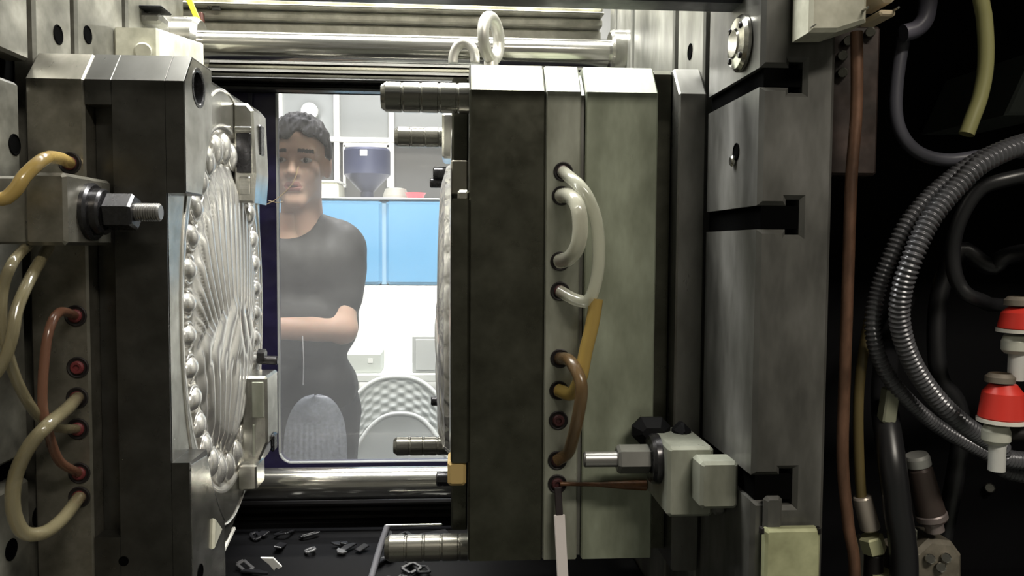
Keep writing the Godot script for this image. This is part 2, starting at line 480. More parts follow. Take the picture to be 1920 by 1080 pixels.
	m = MB.new(); m.box(Vector3(X(648, ed), by, -ed - 0.15), Vector3(X(713, ed), Y(663, ed), -ed), 0.003)
	part(t, "body", m, mat(rgb(196, 200, 192), 0.6))
	m = MB.new(); m.box(P(690, 681, ed - 0.002), P(699, 672, ed + 0.001), 0.0005)
	part(t, "mark", m, white, "white square mark")
	t = thing("grey_cabinet_box", "upright grey box at the right end of the bench beside the mould", "box")
	m = MB.new(); m.box(Vector3(X(773, ed), by, -ed - 0.15), Vector3(X(835, ed), Y(630, ed), -ed), 0.003)
	part(t, "body", m, mat(rgb(170, 172, 168), 0.55))
	m = MB.new(); m.box(P(779, 694, ed - 0.006), P(830, 636, ed + 0.002), 0.002)
	part(t, "door", m, mat(rgb(186, 188, 184), 0.55))
	# moulded chairs
	chair("woven_chair", "white plastic chair with a woven pattern arched backrest behind the window", Vector3(X(742, 2.78), 0, -2.78), Y(704, 2.84), 0.2, true)
	chair("smooth_chair", "white plastic chair with a plain rounded back in front of the woven one", Vector3(X(748, 2.55), 0, -2.55), Y(774, 2.61), 0.15, false)
	# shell panel on a stool
	var sd := 1.94
	var sx := X(588, sd)
	t = thing("stool", "plain grey stool carrying the ribbed shell panel behind the window", "stool", "", Vector3(sx, 0, -sd))
	var sy := Y(868, sd)
	m = MB.new(); m.box(Vector3(sx - 0.09, sy - 0.025, -sd - 0.03), Vector3(sx + 0.09, sy, -sd + 0.03), 0.005)
	part(t, "seat", m, mat(rgb(120, 122, 126), 0.5))
	for s in [-1, 1]:
		for q in [-1, 1]:
			m = MB.new(); m.rod(Vector3(sx + s * 0.07, sy - 0.025, -sd + q * 0.02), Vector3(sx + s * 0.085, 0, -sd + q * 0.024), 0.01, 10)
			part(t, "leg", m, M.plate_dark)
	m = MB.new()
	var rows := []
	var H := Y(740, sd) - sy
	for i in 41:
		var line := PackedVector3Array()
		var v := i / 40.0
		var w := 0.072 * pow(1.0 - pow(v, 3.2), 0.5) + 0.004
		for j in 61:
			var u := j / 30.0 - 1.0
			var rib := 0.0035 * absf(sin(u * 17.0)) * clampf((0.62 - v) * 6.0, 0.0, 1.0)
			line.append(Vector3(sx + u * w, sy + v * H, -sd + 0.012 - 0.03 * v * v * 0.3 - 0.018 * u * u + rib + 0.005 * exp(-pow((v - 0.72) * 9.0, 2) - u * u * 9.0)))
		rows.append(line)
	m.grid(rows)
	var back := []
	for r in rows:
		var line := PackedVector3Array()
		for q in r: line.append(q - Vector3(0, 0, 0.004))
		back.append(line)
	m.grid(back, false, true)
	solo("shell_panel", m, mat(rgb(152, 156, 166), 0.35, 0.0, "fine"), "grey ribbed shell shaped moulding standing upright on the stool", "moulding")

func chair(called: String, label: String, at: Vector3, top: float, half: float, woven: bool) -> void:
	var t := thing(called, label, "chair", "", at)
	var cm := mat(rgb(206, 210, 206), 0.4)
	var base := 0.44
	var rows := []; var back := []
	for i in 71:
		var v := i / 70.0
		var line := PackedVector3Array(); var lb := PackedVector3Array()
		for j in 81:
			var u := j / 40.0 - 1.0
			var arch := (1.0 - pow(absf(u), 2.6) * 0.33)
			var y := base + (top - base) * v * arch
			var z := -0.06 * v + 0.05 * u * u
			if woven:
				var edge := smoothstep(0.0, 0.06, 1.0 - v) * smoothstep(0.0, 0.08, 1.0 - absf(u))
				z += 0.006 * sin(v * 95.0 + (PI if int((u + 1.0) * 7.0) % 2 == 0 else 0.0)) * absf(sin((u + 1.0) * 7.0 * PI)) * edge + 0.006 * (1.0 - edge)
			line.append(at + Vector3(u * half, y, z)); lb.append(at + Vector3(u * half, y, z - 0.008))
		rows.append(line); back.append(lb)
	var m := MB.new(); m.grid(rows); m.grid(back, false, true)
	part(t, "backrest", m, cm)
	var rim := PackedVector3Array()
	for j in range(0, 81, 5): rim.append(rows[70][j] - Vector3(0, 0.003, 0.003))
	m = MB.new(); m.tube(rim, 0.008, 8)
	part(t, "rim", m, mat(rgb(226, 229, 224), 0.35))
	m = MB.new(); m.box(at + Vector3(-half, base - 0.02, 0.0), at + Vector3(half, base + 0.01, 0.16), 0.01)
	part(t, "seat", m, cm)
	for s in [-1, 1]:
		for q in [0.02, 0.13]:
			m = MB.new(); m.rod(at + Vector3(s * half * 0.85, base - 0.01, q), at + Vector3(s * half * 0.92, 0, q), 0.014, 10)
			part(t, "leg", m, cm)

func rrect(x0: float, y0: float, x1: float, y1: float, r: float, k := 6) -> PackedVector2Array:
	var p := PackedVector2Array()
	for c in [[x1 - r, y1 - r, 0.0], [x0 + r, y1 - r, PI / 2], [x0 + r, y0 + r, PI], [x1 - r, y0 + r, PI * 1.5]]:
		for i in k + 1:
			var a: float = c[2] + PI / 2 * i / k
			p.append(Vector2(c[0] + cos(a) * r, c[1] + sin(a) * r))
	return p

func guard_door() -> void:
	var d := 1.85
	var t := thing("guard_door", "navy framed sliding guard door with a clear window across the far side of the machine", "door")
	var x0 := X(519, d, 500); var x1 := X(905, d); var y0 := Y(868, d, 680); var y1 := Y(146, d, 680)
	var inner := rrect(x0, y0, x1, y1, 0.03)
	var ox0 := X(330, d); var ox1 := X(1120, d); var oy0 := Y(985, d); var oy1 := Y(118, d)
	var m := MB.new()
	var outer := PackedVector2Array([Vector2(ox0, oy0), Vector2(ox1, oy0), Vector2(ox1, oy1), Vector2(ox0, oy1)])
	var c0 := Vector2((x0 + x1) / 2, (y0 + y1) / 2)
	var angles := []
	for q in inner: angles.append((q - c0).angle())
	for q in outer: angles.append((q - c0).angle())
	angles.sort()
	var hit := func(poly: PackedVector2Array, ang: float) -> Vector2:
		for i in poly.size():
			var h = Geometry2D.segment_intersects_segment(c0, c0 + Vector2.from_angle(ang) * 9.0, poly[i], poly[(i + 1) % poly.size()])
			if h != null: return h
		return c0
	var zf := -d; var zb := -d - 0.035
	for i in angles.size():
		var a: Vector2 = hit.call(inner, angles[i]); var b: Vector2 = hit.call(inner, angles[(i + 1) % angles.size()])
		var oa: Vector2 = hit.call(outer, angles[i]); var ob: Vector2 = hit.call(outer, angles[(i + 1) % angles.size()])
		m.quad(Vector3(a.x, a.y, zf), Vector3(oa.x, oa.y, zf), Vector3(ob.x, ob.y, zf), Vector3(b.x, b.y, zf))
		m.quad(Vector3(b.x, b.y, zb), Vector3(ob.x, ob.y, zb), Vector3(oa.x, oa.y, zb), Vector3(a.x, a.y, zb))
		m.quad(Vector3(a.x, a.y, zb), Vector3(a.x, a.y, zf), Vector3(b.x, b.y, zf), Vector3(b.x, b.y, zb))
		m.quad(Vector3(oa.x, oa.y, zf), Vector3(oa.x, oa.y, zb), Vector3(ob.x, ob.y, zb), Vector3(ob.x, ob.y, zf))
	part(t, "frame", m, M.navy)
	m = MB.new()
	var loop := PackedVector3Array()
	for q in inner: loop.append(Vector3(q.x, q.y, zf - 0.006))
	loop.append(loop[0])
	m.tube(loop, 0.0045, 8)
	part(t, "window_gasket", m, mat(rgb(150, 152, 150), 0.4), "pale grey rubber gasket")
	m = MB.new(); m.pz(inner, d + 0.012, d + 0.016, 0.0005)
	var glass := StandardMaterial3D.new()
	glass.transparency = BaseMaterial3D.TRANSPARENCY_ALPHA; glass.albedo_color = Color(0.93, 0.94, 0.96, 0.12); glass.roughness = 0.0; glass.metallic_specular = 0.2  # faint white tint paints haze over the view through the window
	part(t, "pane", m, glass)
	m = MB.new(); m.box(Vector3(X(470, d), oy0 + 0.1, zf), Vector3(X(478, d), oy1, zf + 0.012), 0.002)
	part(t, "stiffener", m, mat(rgb(22, 21, 40), 0.5))
	# two threads of plastic stuck on the pane
	m = MB.new(); m.tube(path([[498, 384, 1.835], [520, 372, 1.835], [548, 345, 1.835], [560, 312, 1.84]]), 0.0011, 6)
	m.tube(path([[503, 376, 1.835], [520, 380, 1.835], [530, 378, 1.835]]), 0.001, 6)
	solo("plastic_thread", m, mat(rgb(190, 170, 140), 0.4), "fine pale plastic thread sticking to the pane across the person's mouth", "thread")
	m = MB.new(); m.tube(path([[567, 630, 1.84], [569, 680, 1.84], [568, 722, 1.84]]), 0.0015, 6)
	solo("plastic_thread", m, mat(rgb(186, 186, 190), 0.4), "straight pale plastic thread hanging on the pane below the person's hands", "thread")

# ---------------------------------------------------------------- platens and top
func fixed_platen() -> void:
	var XP := -0.57
	var t := thing("fixed_platen", "worn grey steel platen with slots and bolt holes on the left of the mould", "platen")
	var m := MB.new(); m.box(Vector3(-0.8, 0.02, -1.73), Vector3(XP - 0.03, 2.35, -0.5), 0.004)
	part(t, "back_plate", m, M.recess_shade)
	for e in [[0.5, 1.117, 1.6195, 2.35], [1.133, 1.2365, 0.5, 2.35], [1.2535, 1.42, 0.5, 2.35], [1.44, 1.725, 0.5, 2.35], [0.5, 1.09, 1.10, 1.586], [0.5, 1.09, 0.5, 1.068]]:
		m = MB.new(); m.box(Vector3(XP - 0.031, e[2], -e[1]), Vector3(XP, e[3], -e[0]), 0.004)
		part(t, "face_pad", m, M.platen)
	for e in [[15.0, 265.0], [65.0, 272.0], [145.0, 66.0], [196.0, 66.0], [40.0, 1030.0], [88.0, 968.0]]:
		var d: float = 855.0 / (860.0 - e[0])
		bore(t, "bolt_hole", Vector3(XP + 0.0002, Y(e[1], d, e[0]), -d), Vector3(1, 0, 0), 0.0125)
	# cream cover block and bush where the upper tie bar leaves the platen
	var c := thing("cover_block", "cream sloped cover block fixed to the platen beside the upper tie bar", "block")
	var xa := X(240, 1.38, 80); var xb := X(297, 1.38, 80)
	m = MB.new(); m.px(arr([[1.38, Y(120, 1.38)], [1.38, Y(52, 1.38, 260)], [1.62, Y(100, 1.62, 340) + 0.02], [1.62, Y(130, 1.62, 340)]]), XP, xb, 0.004)
	part(c, "body", m, M.cream)
	m = MB.new(); m.rod(P(268, 96, 1.385), P(268, 96, 1.355), 0.014, 18)
	part(c, "knob", m, M.cream)
	var k := thing("steel_saddle", "dark grey saddle plate standing behind the cream cover block", "bracket")
	m = MB.new(); m.box(P(240, 54, 1.54), P(302, 24, 1.5), 0.005)
	part(k, "plate", m, M.plate_clamp)
	m = MB.new(); m.box(P(238, 23, 1.54), P(304, 15, 1.49), 0.002)
	part(k, "lip", m, M.black)

func moving_platen() -> void:
	var XP := X(1420, 0.903)
	var t := thing("moving_platen", "grey steel platen with tee slots on the right of the mould", "platen")
	var th := 0.088
	var poly := [[XP, 2.3]]
	for s in [[125.0, 162.0], [385.0, 430.0], [892.0, 940.0]]:
		var a := Y(s[0], 0.903, 1440); var b := Y(s[1], 0.903, 1440)
		var hx := X(1474, 0.903); var he := X(1500, 0.903)
		poly.append_array([[XP, a], [hx, a], [hx, a + 0.007], [he, a + 0.007], [he, b - 0.006], [hx, b - 0.006], [hx, b], [XP, b]])
		var sl := MB.new(); sl.box(Vector3(XP + 0.005, b + 0.0005, -1.0995), Vector3(he - 0.0005, a - 0.0005, -0.908), 0.0005)  # near-black filler painting the shade inside the tee slot
		part(t, "slot_shade", sl, M.recess_shade)
	poly.append_array([[XP, 0.4], [XP + th, 0.4], [XP + th, 2.3]])
	var m := MB.new(); m.pz(arr(poly), 0.903, 1.1, 0.005)
	part(t, "near_edge", m, M.platen_dark)
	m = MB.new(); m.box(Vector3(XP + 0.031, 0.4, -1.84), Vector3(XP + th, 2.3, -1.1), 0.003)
	part(t, "back_plate", m, M.recess_shade)
	for e in [[1.124, 1.258], [1.288, 1.58], [1.612, 1.757], [1.786, 1.838]]:
		m = MB.new(); m.box(Vector3(XP, 0.4, -e[1]), Vector3(XP + 0.031, 2.3, -e[0]), 0.003)
		part(t, "face_pad", m, M.platen_right)
	for e in [[1160.0, 95.0], [1285.0, 97.0]]:
		var d: float = 505.5 / (e[0] - 860.0)
		bore(t, "bolt_hole", Vector3(XP - 0.0002, Y(e[1], d, e[0]), -d), Vector3(-1, 0, 0), 0.011)
	bore(t, "bolt_hole", Vector3(XP - 0.0002, Y(285, 0.98, 1376), -0.98), Vector3(-1, 0, 0), 0.010)
	m = MB.new(); m.rod(Vector3(XP, Y(302, 0.985, 1376), -0.985), Vector3(XP - 0.006, Y(302, 0.985, 1376), -0.985), 0.007, 14)
	part(t, "grub_screw", m, M.chrome, "shiny screw")
	m = MB.new()   # ribbed casting at the near face
	m.box(Vector3(XP + 0.012, Y(1075, 0.9), -0.903), Vector3(XP + 0.034, 1.09, -0.893), 0.004)
	part(t, "casting_rib", m, M.platen_dark)
	# shiny bush at the near upper tie bar
	var bc := Vector3(XP - 0.001, Y(80, 0.96, 1385), -0.965)
	var k := thing("tie_bar_collar", "shiny scuffed steel collar screwed to the right platen near the dark beam", "collar", "", bc)
	m = MB.new(); m.lathe([[0.0, 0.012], [0.016, 0.012], [0.018, 0.010], [0.03, 0.008], [0.034, 0.004], [0.034, 0.0], [0.0, 0.0]].map(func(e): return [e[0], e[1]]), bc, Vector3(-1, 0, 0), 26)
	part(k, "ring", m, M.chrome)
	for i in 4:
		var a := PI / 4 + PI / 2 * i
		m = MB.new(); m.rod(bc + Vector3(-0.004, cos(a) * 0.025, sin(a) * 0.025), bc + Vector3(-0.011, cos(a) * 0.025, sin(a) * 0.025), 0.004, 10, 0.001)
		part(k, "screw", m, M.bolt)

func top_works() -> void:
	# far tie bars
	var d := 1.69
	for e in [[92.0, 25.0, "polished steel tie bar running above the guard window"], [905.0, 30.0, "polished steel tie bar running below the guard window"]]:
		var y := Y(e[0], d, 740)
		var t := thing("tie_bar", e[2], "bar", "tie bars of the press")
		var m := MB.new()
		m.rod(Vector3(-0.568, y, -d), Vector3(X(1420, 0.903) - 0.001, y, -d), e[1] / F * d, 48)
		part(t, "shaft", m, M.chrome)
		m = MB.new(); var r: float = e[1] / F * d; var g := 0.026 if e[0] < 500.0 else 0.012
		m.lathe([[r, 0.05], [r + g * 0.7, 0.05], [r + g, 0.04], [r + g, 0.0], [r, 0.0]].map(func(q): return [q[0], q[1]]), Vector3(-0.57, y, -d), Vector3(1, 0, 0), 32)
		part(t, "gland", m, M.parting)
		m = MB.new()
		m.lathe([[r, 0.03], [r + g * 0.6, 0.03], [r + g * 0.8, 0.024], [r + g * 0.8, 0.0], [r, 0.0]].map(func(q): return [q[0], q[1]]), Vector3(X(1420, 0.903), y, -d), Vector3(-1, 0, 0), 32)
		part(t, "gland", m, M.parting)
	# near beam
	var m := MB.new()
	var bd := 0.965
	var t := thing("safety_beam", "dark navy safety beam crossing the top of the picture in front of the mould", "beam")
	m.box(Vector3(X(-80, bd), Y(13, bd + 0.05, 880), -bd - 0.05), Vector3(X(1398, bd), Y(-70, bd, 880), -bd), 0.006)
	part(t, "bar", m, M.beam)
	m = MB.new(); m.rod(P(1396, 0, bd + 0.025), P(1416, 0, bd + 0.025), 0.024, 24, 0.004)
	part(t, "end_cap", m, M.black)
	# door track and covers behind the tie bar
	t = thing("door_track", "stacked steel guide rails carrying the guard door under the upper tie bar", "rail")
	var td := 1.8
	var xl := -0.66; var xr := 0.33
	for e in [[118.0, 134.0, 0.0], [136.0, 152.0, 0.015], [154.0, 160.0, 0.03], [163.0, 173.0, 0.01]]:
		m = MB.new(); m.box(Vector3(xl, Y(e[1], td, 740), -td - 0.03), Vector3(xr, Y(e[0], td, 740), -td + e[2]), 0.007)
		part(t, "rail", m, M.rail if e[0] < 153.0 else M.plate_dark)
	m = MB.new(); m.box(Vector3(xl, Y(174, td, 740), -td - 0.034), Vector3(xr, Y(100, td, 740), -td - 0.031), 0.001)
	part(t, "web", m, M.black)
	t = thing("rear_cover", "beige sheet metal cover with stepped ledges behind the upper tie bar", "cover")
	td = 1.98
	var sheet := mat(rgb(222, 219, 203), 0.5, 0.0, "soft")
	for e in [[48.0, 140.0, 0.0], [30.0, 46.0, 0.02], [22.0, 28.0, 0.045], [6.0, 18.0, 0.03], [-60.0, 4.0, 0.01]]:
		m = MB.new(); m.box(Vector3(X(250, td), Y(e[1], td, 740), -td - 0.05), Vector3(X(1127, td, 60), Y(e[0], td, 740), -td + e[2]), 0.004)
		part(t, "sheet" if e[0] > 29.0 else "ledge", m, sheet)
	m = MB.new(); m.box(P(372, 42, td - 0.04), P(384, 26, td - 0.021), 0.002)
	part(t, "clip", m, mat(rgb(92, 58, 50), 0.5), "brown clip")
	for e in [[389.0, 8.0, 393.0, 16.0], [397.0, 8.0, 414.0, 18.0]]:
		m = MB.new(); m.box(P(e[0], e[3], td - 0.038), P(e[2], e[1], td - 0.029), 0.001)
		part(t, "slot_plate", m, M.plate_clamp)
	m = MB.new()
	var a := P(352, -6, 1.78); var b := P(378, 55, 1.78)
	m.obox(Transform3D(Basis(Vector3(0, 0, 1).cross((b - a).normalized()), (b - a).normalized(), Vector3(0, 0, 1)) if true else Basis(), (a + b) / 2), Vector3(0.012, a.distance_to(b), 0.004), 0.001)
	solo("yellow_strap", m, mat(rgb(226, 216, 60), 0.5), "bright yellow strap slanting down behind the tie bar gland", "strap")
	# lifting eye on the right mould
	var ed := 1.24
	var c := P(921, 72, ed)
	t = thing("lifting_eye", "pale steel lifting eye bolt standing on top of the right mould half", "eye bolt", "", c)
	var ring := PackedVector3Array()
	var ax := Vector3(0.42, 0, -0.9).normalized()
	for i in 25:
		var th := TAU * i / 24.0
		ring.append(c + ax * cos(th) * 0.031 + Vector3(0, sin(th) * 0.031, 0))
	m = MB.new(); m.tube(ring, 0.0092, 14)
	part(t, "ring", m, M.pale_steel)
	m = MB.new(); m.lathe([[0.0, 0.0], [0.02, 0.0], [0.02, 0.006], [0.012, 0.014], [0.01, 0.03], [0.0, 0.03]], Vector3(c.x, 1.6355, c.z), Vector3.UP, 20)
	part(t, "shank", m, M.pale_steel)
	var c2 := P(870, 112, ed + 0.02)
	var hook := PackedVector3Array()
	for i in 15:
		var th := -0.2 + 3.5 * i / 14.0
		hook.append(c2 + Vector3(cos(th) * 0.017, sin(th) * 0.026, 0.006 * cos(th)))
	m = MB.new(); m.tube(hook, 0.0075, 12)
	solo("chain_link", m, M.pale_steel, "curved pale steel link leaning beside the lifting eye", "chain link")

func bed_and_tray() -> void:
	var t := thing("machine_bed", "dark steel machine bed with long guide rails below the lower tie bar", "machine bed")
	var d := 1.74
	var xl := -0.568; var xr := X(1420, 0.903) - 0.002
	for e in [[934.0, 946.0, 0.02], [948.0, 962.0, 0.0], [965.0, 978.0, -0.01]]:
		var m := MB.new(); m.box(Vector3(xl, Y(e[1], d, 660), -d - 0.035), Vector3(xr, Y(e[0], d, 660), -d + e[2]), 0.005)
		part(t, "guide_rail", m, mat(rgb(64, 62, 60), 0.35, 0.6))
	var m := MB.new(); m.box(Vector3(xl, 0.0, -1.8), Vector3(xr, Y(980, d, 660), -d), 0.004)
	part(t, "rear_beam", m, M.black)
	m = MB.new(); m.rod(P(722, 986, 1.6), P(830, 984, 1.6), 0.0035, 10)
	part(t, "thin_rod", m, M.chrome, "thin bright rod")
	m = MB.new(); m.box(Vector3(-0.56, 0.0, -1.02), Vector3(xr - 0.002, 0.72, -0.93), 0.004)
	solo("front_beam", m, M.black, "black machine beam under the near edge of the tray", "beam")
	t = thing("scrap_tray", "black tray under the mould strewn with plastic scrap", "tray")
	var ty := 0.775
	m = MB.new(); m.box(Vector3(-0.565, ty - 0.02, -1.735), Vector3(xr, ty, -1.03), 0.003)
	part(t, "floor_sheet", m, M.black)
	m = MB.new(); m.box(Vector3(-0.565, 0.0, -1.6), Vector3(-0.5, ty - 0.02, -1.1), 0.003)
	part(t, "support", m, M.black)
	m = MB.new(); m.box(Vector3(0.2, 0.0, -1.6), Vector3(0.26, ty - 0.02, -1.1), 0.003)
	part(t, "support", m, M.black)
	# scrap
	var dark := mat(rgb(34, 34, 37), 0.3); var mid := mat(rgb(96, 96, 98), 0.35)
	for i in 30:
		var dd := rng.randf_range(1.40, 1.66)
		var px := rng.randf_range(430, 850)
		var x := X(px, dd)
		m = MB.new()
		var bs := Basis.from_euler(Vector3(rng.randf_range(-0.25, 0.25), rng.randf_range(0, TAU), rng.randf_range(-0.25, 0.25)))
		var kind := i % 3
		var w := rng.randf_range(0.012, 0.03); var l := rng.randf_range(0.02, 0.06)
		var tr := Transform3D(bs, Vector3(x, ty + 0.008, -dd))
		if kind == 0:
			m.obox(tr, Vector3(w, 0.004, l), 0.001)
		elif kind == 1:
			m.obox(tr * Transform3D(Basis(), Vector3(-w * 0.5, 0, 0)), Vector3(0.006, 0.004, l * 0.7), 0.001)
			m.obox(tr * Transform3D(Basis(), Vector3(w * 0.5, 0, 0)), Vector3(0.006, 0.004, l * 0.7), 0.001)
			m.obox(tr * Transform3D(Basis(), Vector3(0, 0, -l * 0.35)), Vector3(w, 0.004, 0.008), 0.001)
			m.obox(tr * Transform3D(Basis(), Vector3(0, 0, l * 0.35)), Vector3(w, 0.004, 0.008), 0.001)
		else:
			m.prism(arr([[-l / 2, -0.006], [l / 2, -0.004], [l / 2 - 0.004, 0.004], [0, 0.01], [-l / 2, 0.006]]), tr * Transform3D(Basis(Vector3(1, 0, 0), -PI / 2), Vector3.ZERO), -0.002, 0.002, 0.0008)
		solo("plastic_scrap", m, mid if i % 7 == 0 else dark, ["thin rectangular chip of plastic lying loose in the black tray", "open rectangular frame of plastic lying loose in the black tray", "pointed sliver of plastic lying loose in the black tray"][kind], "scrap", ["rectangular chips in the tray", "plastic frames in the tray", "slivers in the tray"][kind])
	m = MB.new()
	var wt := Transform3D(Basis.from_euler(Vector3(0.3, 0.1, 0.0)), P(509, 1056, 1.44))
	m.prism(arr([[-0.018, 0.014], [0.004, 0.012], [0.018, -0.008], [0.012, -0.013], [0.008, -0.009], [0.004, -0.016], [-0.004, -0.002]]), wt, -0.002, 0.002, 0.0006)
	solo("white_scrap", m, mat(rgb(236, 236, 232), 0.4), "bright white scrap of plastic lying in the tray", "scrap")
	m = MB.new(); m.tube(path([[727, 986, 1.4], [712, 1030, 1.38], [697, 1082, 1.35]]), 0.006, 6)
	solo("grey_strip", m, mat(rgb(112, 112, 118), 0.4), "flat grey strip leaning in the tray below the left end of the lower guide pin", "strip")
	m = MB.new()
	var a := P(432, 992, 1.42); var b := P(384, 1090, 1.2)
	var up := (b - a).normalized()
	m.obox(Transform3D(Basis(up.cross(Vector3(0, 0.5, 0.85)).normalized(), up, up.cross(Vector3(0, 0.5, 0.85)).normalized().cross(up)), (a + b) / 2), Vector3(0.018, a.distance_to(b), 0.006), 0.001)
	solo("white_strip", m, mat(rgb(214, 212, 204), 0.5), "white strip of sheet slanting under the left mould half", "strip")

# ---------------------------------------------------------------- mould halves
const OVAL := Vector2(1.375, 1.27)
const OVAL_R := Vector2(0.222, 0.308)      # the pattern
const RING_R := Vector2(0.2287, 0.3626)   # the groove round it

func relief(u: float, v: float) -> float:   # height over the parting plane of the shell pattern; u, v in units of the oval
	var rho := sqrt(u * u + v * v)
	if rho > 0.97: return 0.0
	var edge := 0.775 + 0.02 * absf(sin(atan2(v, u) * 15.0))
	if rho > edge:      # trough that carries the beads
		var s := (rho - edge) / (0.97 - edge)
		return -0.019 * pow(sin(PI * clampf(s * 0.86 + 0.14, 0.0, 1.0)), 0.7)
	var dome := 0.010 * (1.0 - pow(rho / edge, 2.5)) - 0.004
	var amp := 0.0088 * smoothstep(0.0, 0.12, edge - rho)
	var wu := 0.16 + 0.62 * sqrt(clampf(v + 0.22, 0.0, 1.0))
	var fan := pow(absf(sin((u + 0.04 * sin(v * 5.0)) / wu * PI * 5.2)), 0.6)         # pleats opening upward
	var fall := pow(absf(sin((v + 1.15 * pow(absf(u), 0.75)) * 13.0)), 0.6)      # fronds falling from the spine
	var wd := 0.14 + 0.72 * sqrt(clampf(v + 0.82, 0.0, 1.0))
	var fan2 := pow(absf(sin((u + 0.05 * sin(v * 6.0)) / wd * PI * 5.2)), 0.6)       # pleats closing towards the foot
	var lower: float = lerpf(fall, fan2, smoothstep(-0.22, -0.46, v - 0.25 * absf(u)))
	var r: float = lerpf(lower, fan, smoothstep(-0.02, 0.12, v + 0.2 * absf(u)))
	var spine := 0.006 * exp(-pow(u * 14.0, 2)) * smoothstep(0.1, -0.05, v)
	return dome + amp * r + spine

func relief_mesh(x: float, side: float, gain: float, lift: float, seg := 300, rad := 84) -> MB:
	var rows := []
	for i in rad + 1:
		var line := PackedVector3Array()
		var rr := 0.002 + 0.998 * float(i) / rad
		for j in seg:
			var th := TAU * j / seg
			var u := cos(th) * rr; var v := sin(th) * rr
			var h := relief(u, v) * gain + lift * smoothstep(1.0, 0.9, rr)
			line.append(Vector3(x + side * h, OVAL.y + v * OVAL_R.y, -(OVAL.x + u * OVAL_R.x)))
		rows.append(line)
	var m := MB.new()
	m.grid(rows, true, side > 0)
	return m

func arc_pts(a0: float, a1: float, grow: float, k := 10) -> Array:
	var r := []
	for i in k + 1:
		var a := lerpf(a0, a1, float(i) / k)
		r.append([OVAL.x + cos(a) * RING_R.x * grow, OVAL.y + sin(a) * RING_R.y * grow])
	return r

func port(parent: Node, c: Vector3, r: float, inner: Material) -> void:
	var m := MB.new()
	m.lathe([[r, 0.0], [r, 0.001], [r * 0.9, 0.0016], [r * 0.72, 0.0006], [0.0, 0.0006]], c, Vector3(0, 0, 1), 22)
	var ring := part(parent, "water_port", m, M.port)
	m = MB.new()
	m.lathe([[r * 0.62, 0.0], [r * 0.62, 0.003], [r * 0.5, 0.005], [r * 0.3, 0.005], [r * 0.24, 0.002], [0.0, 0.002]], c + Vector3(0, 0, 0.0005), Vector3(0, 0, 1), 20)
	part(ring, "nipple", m, inner)

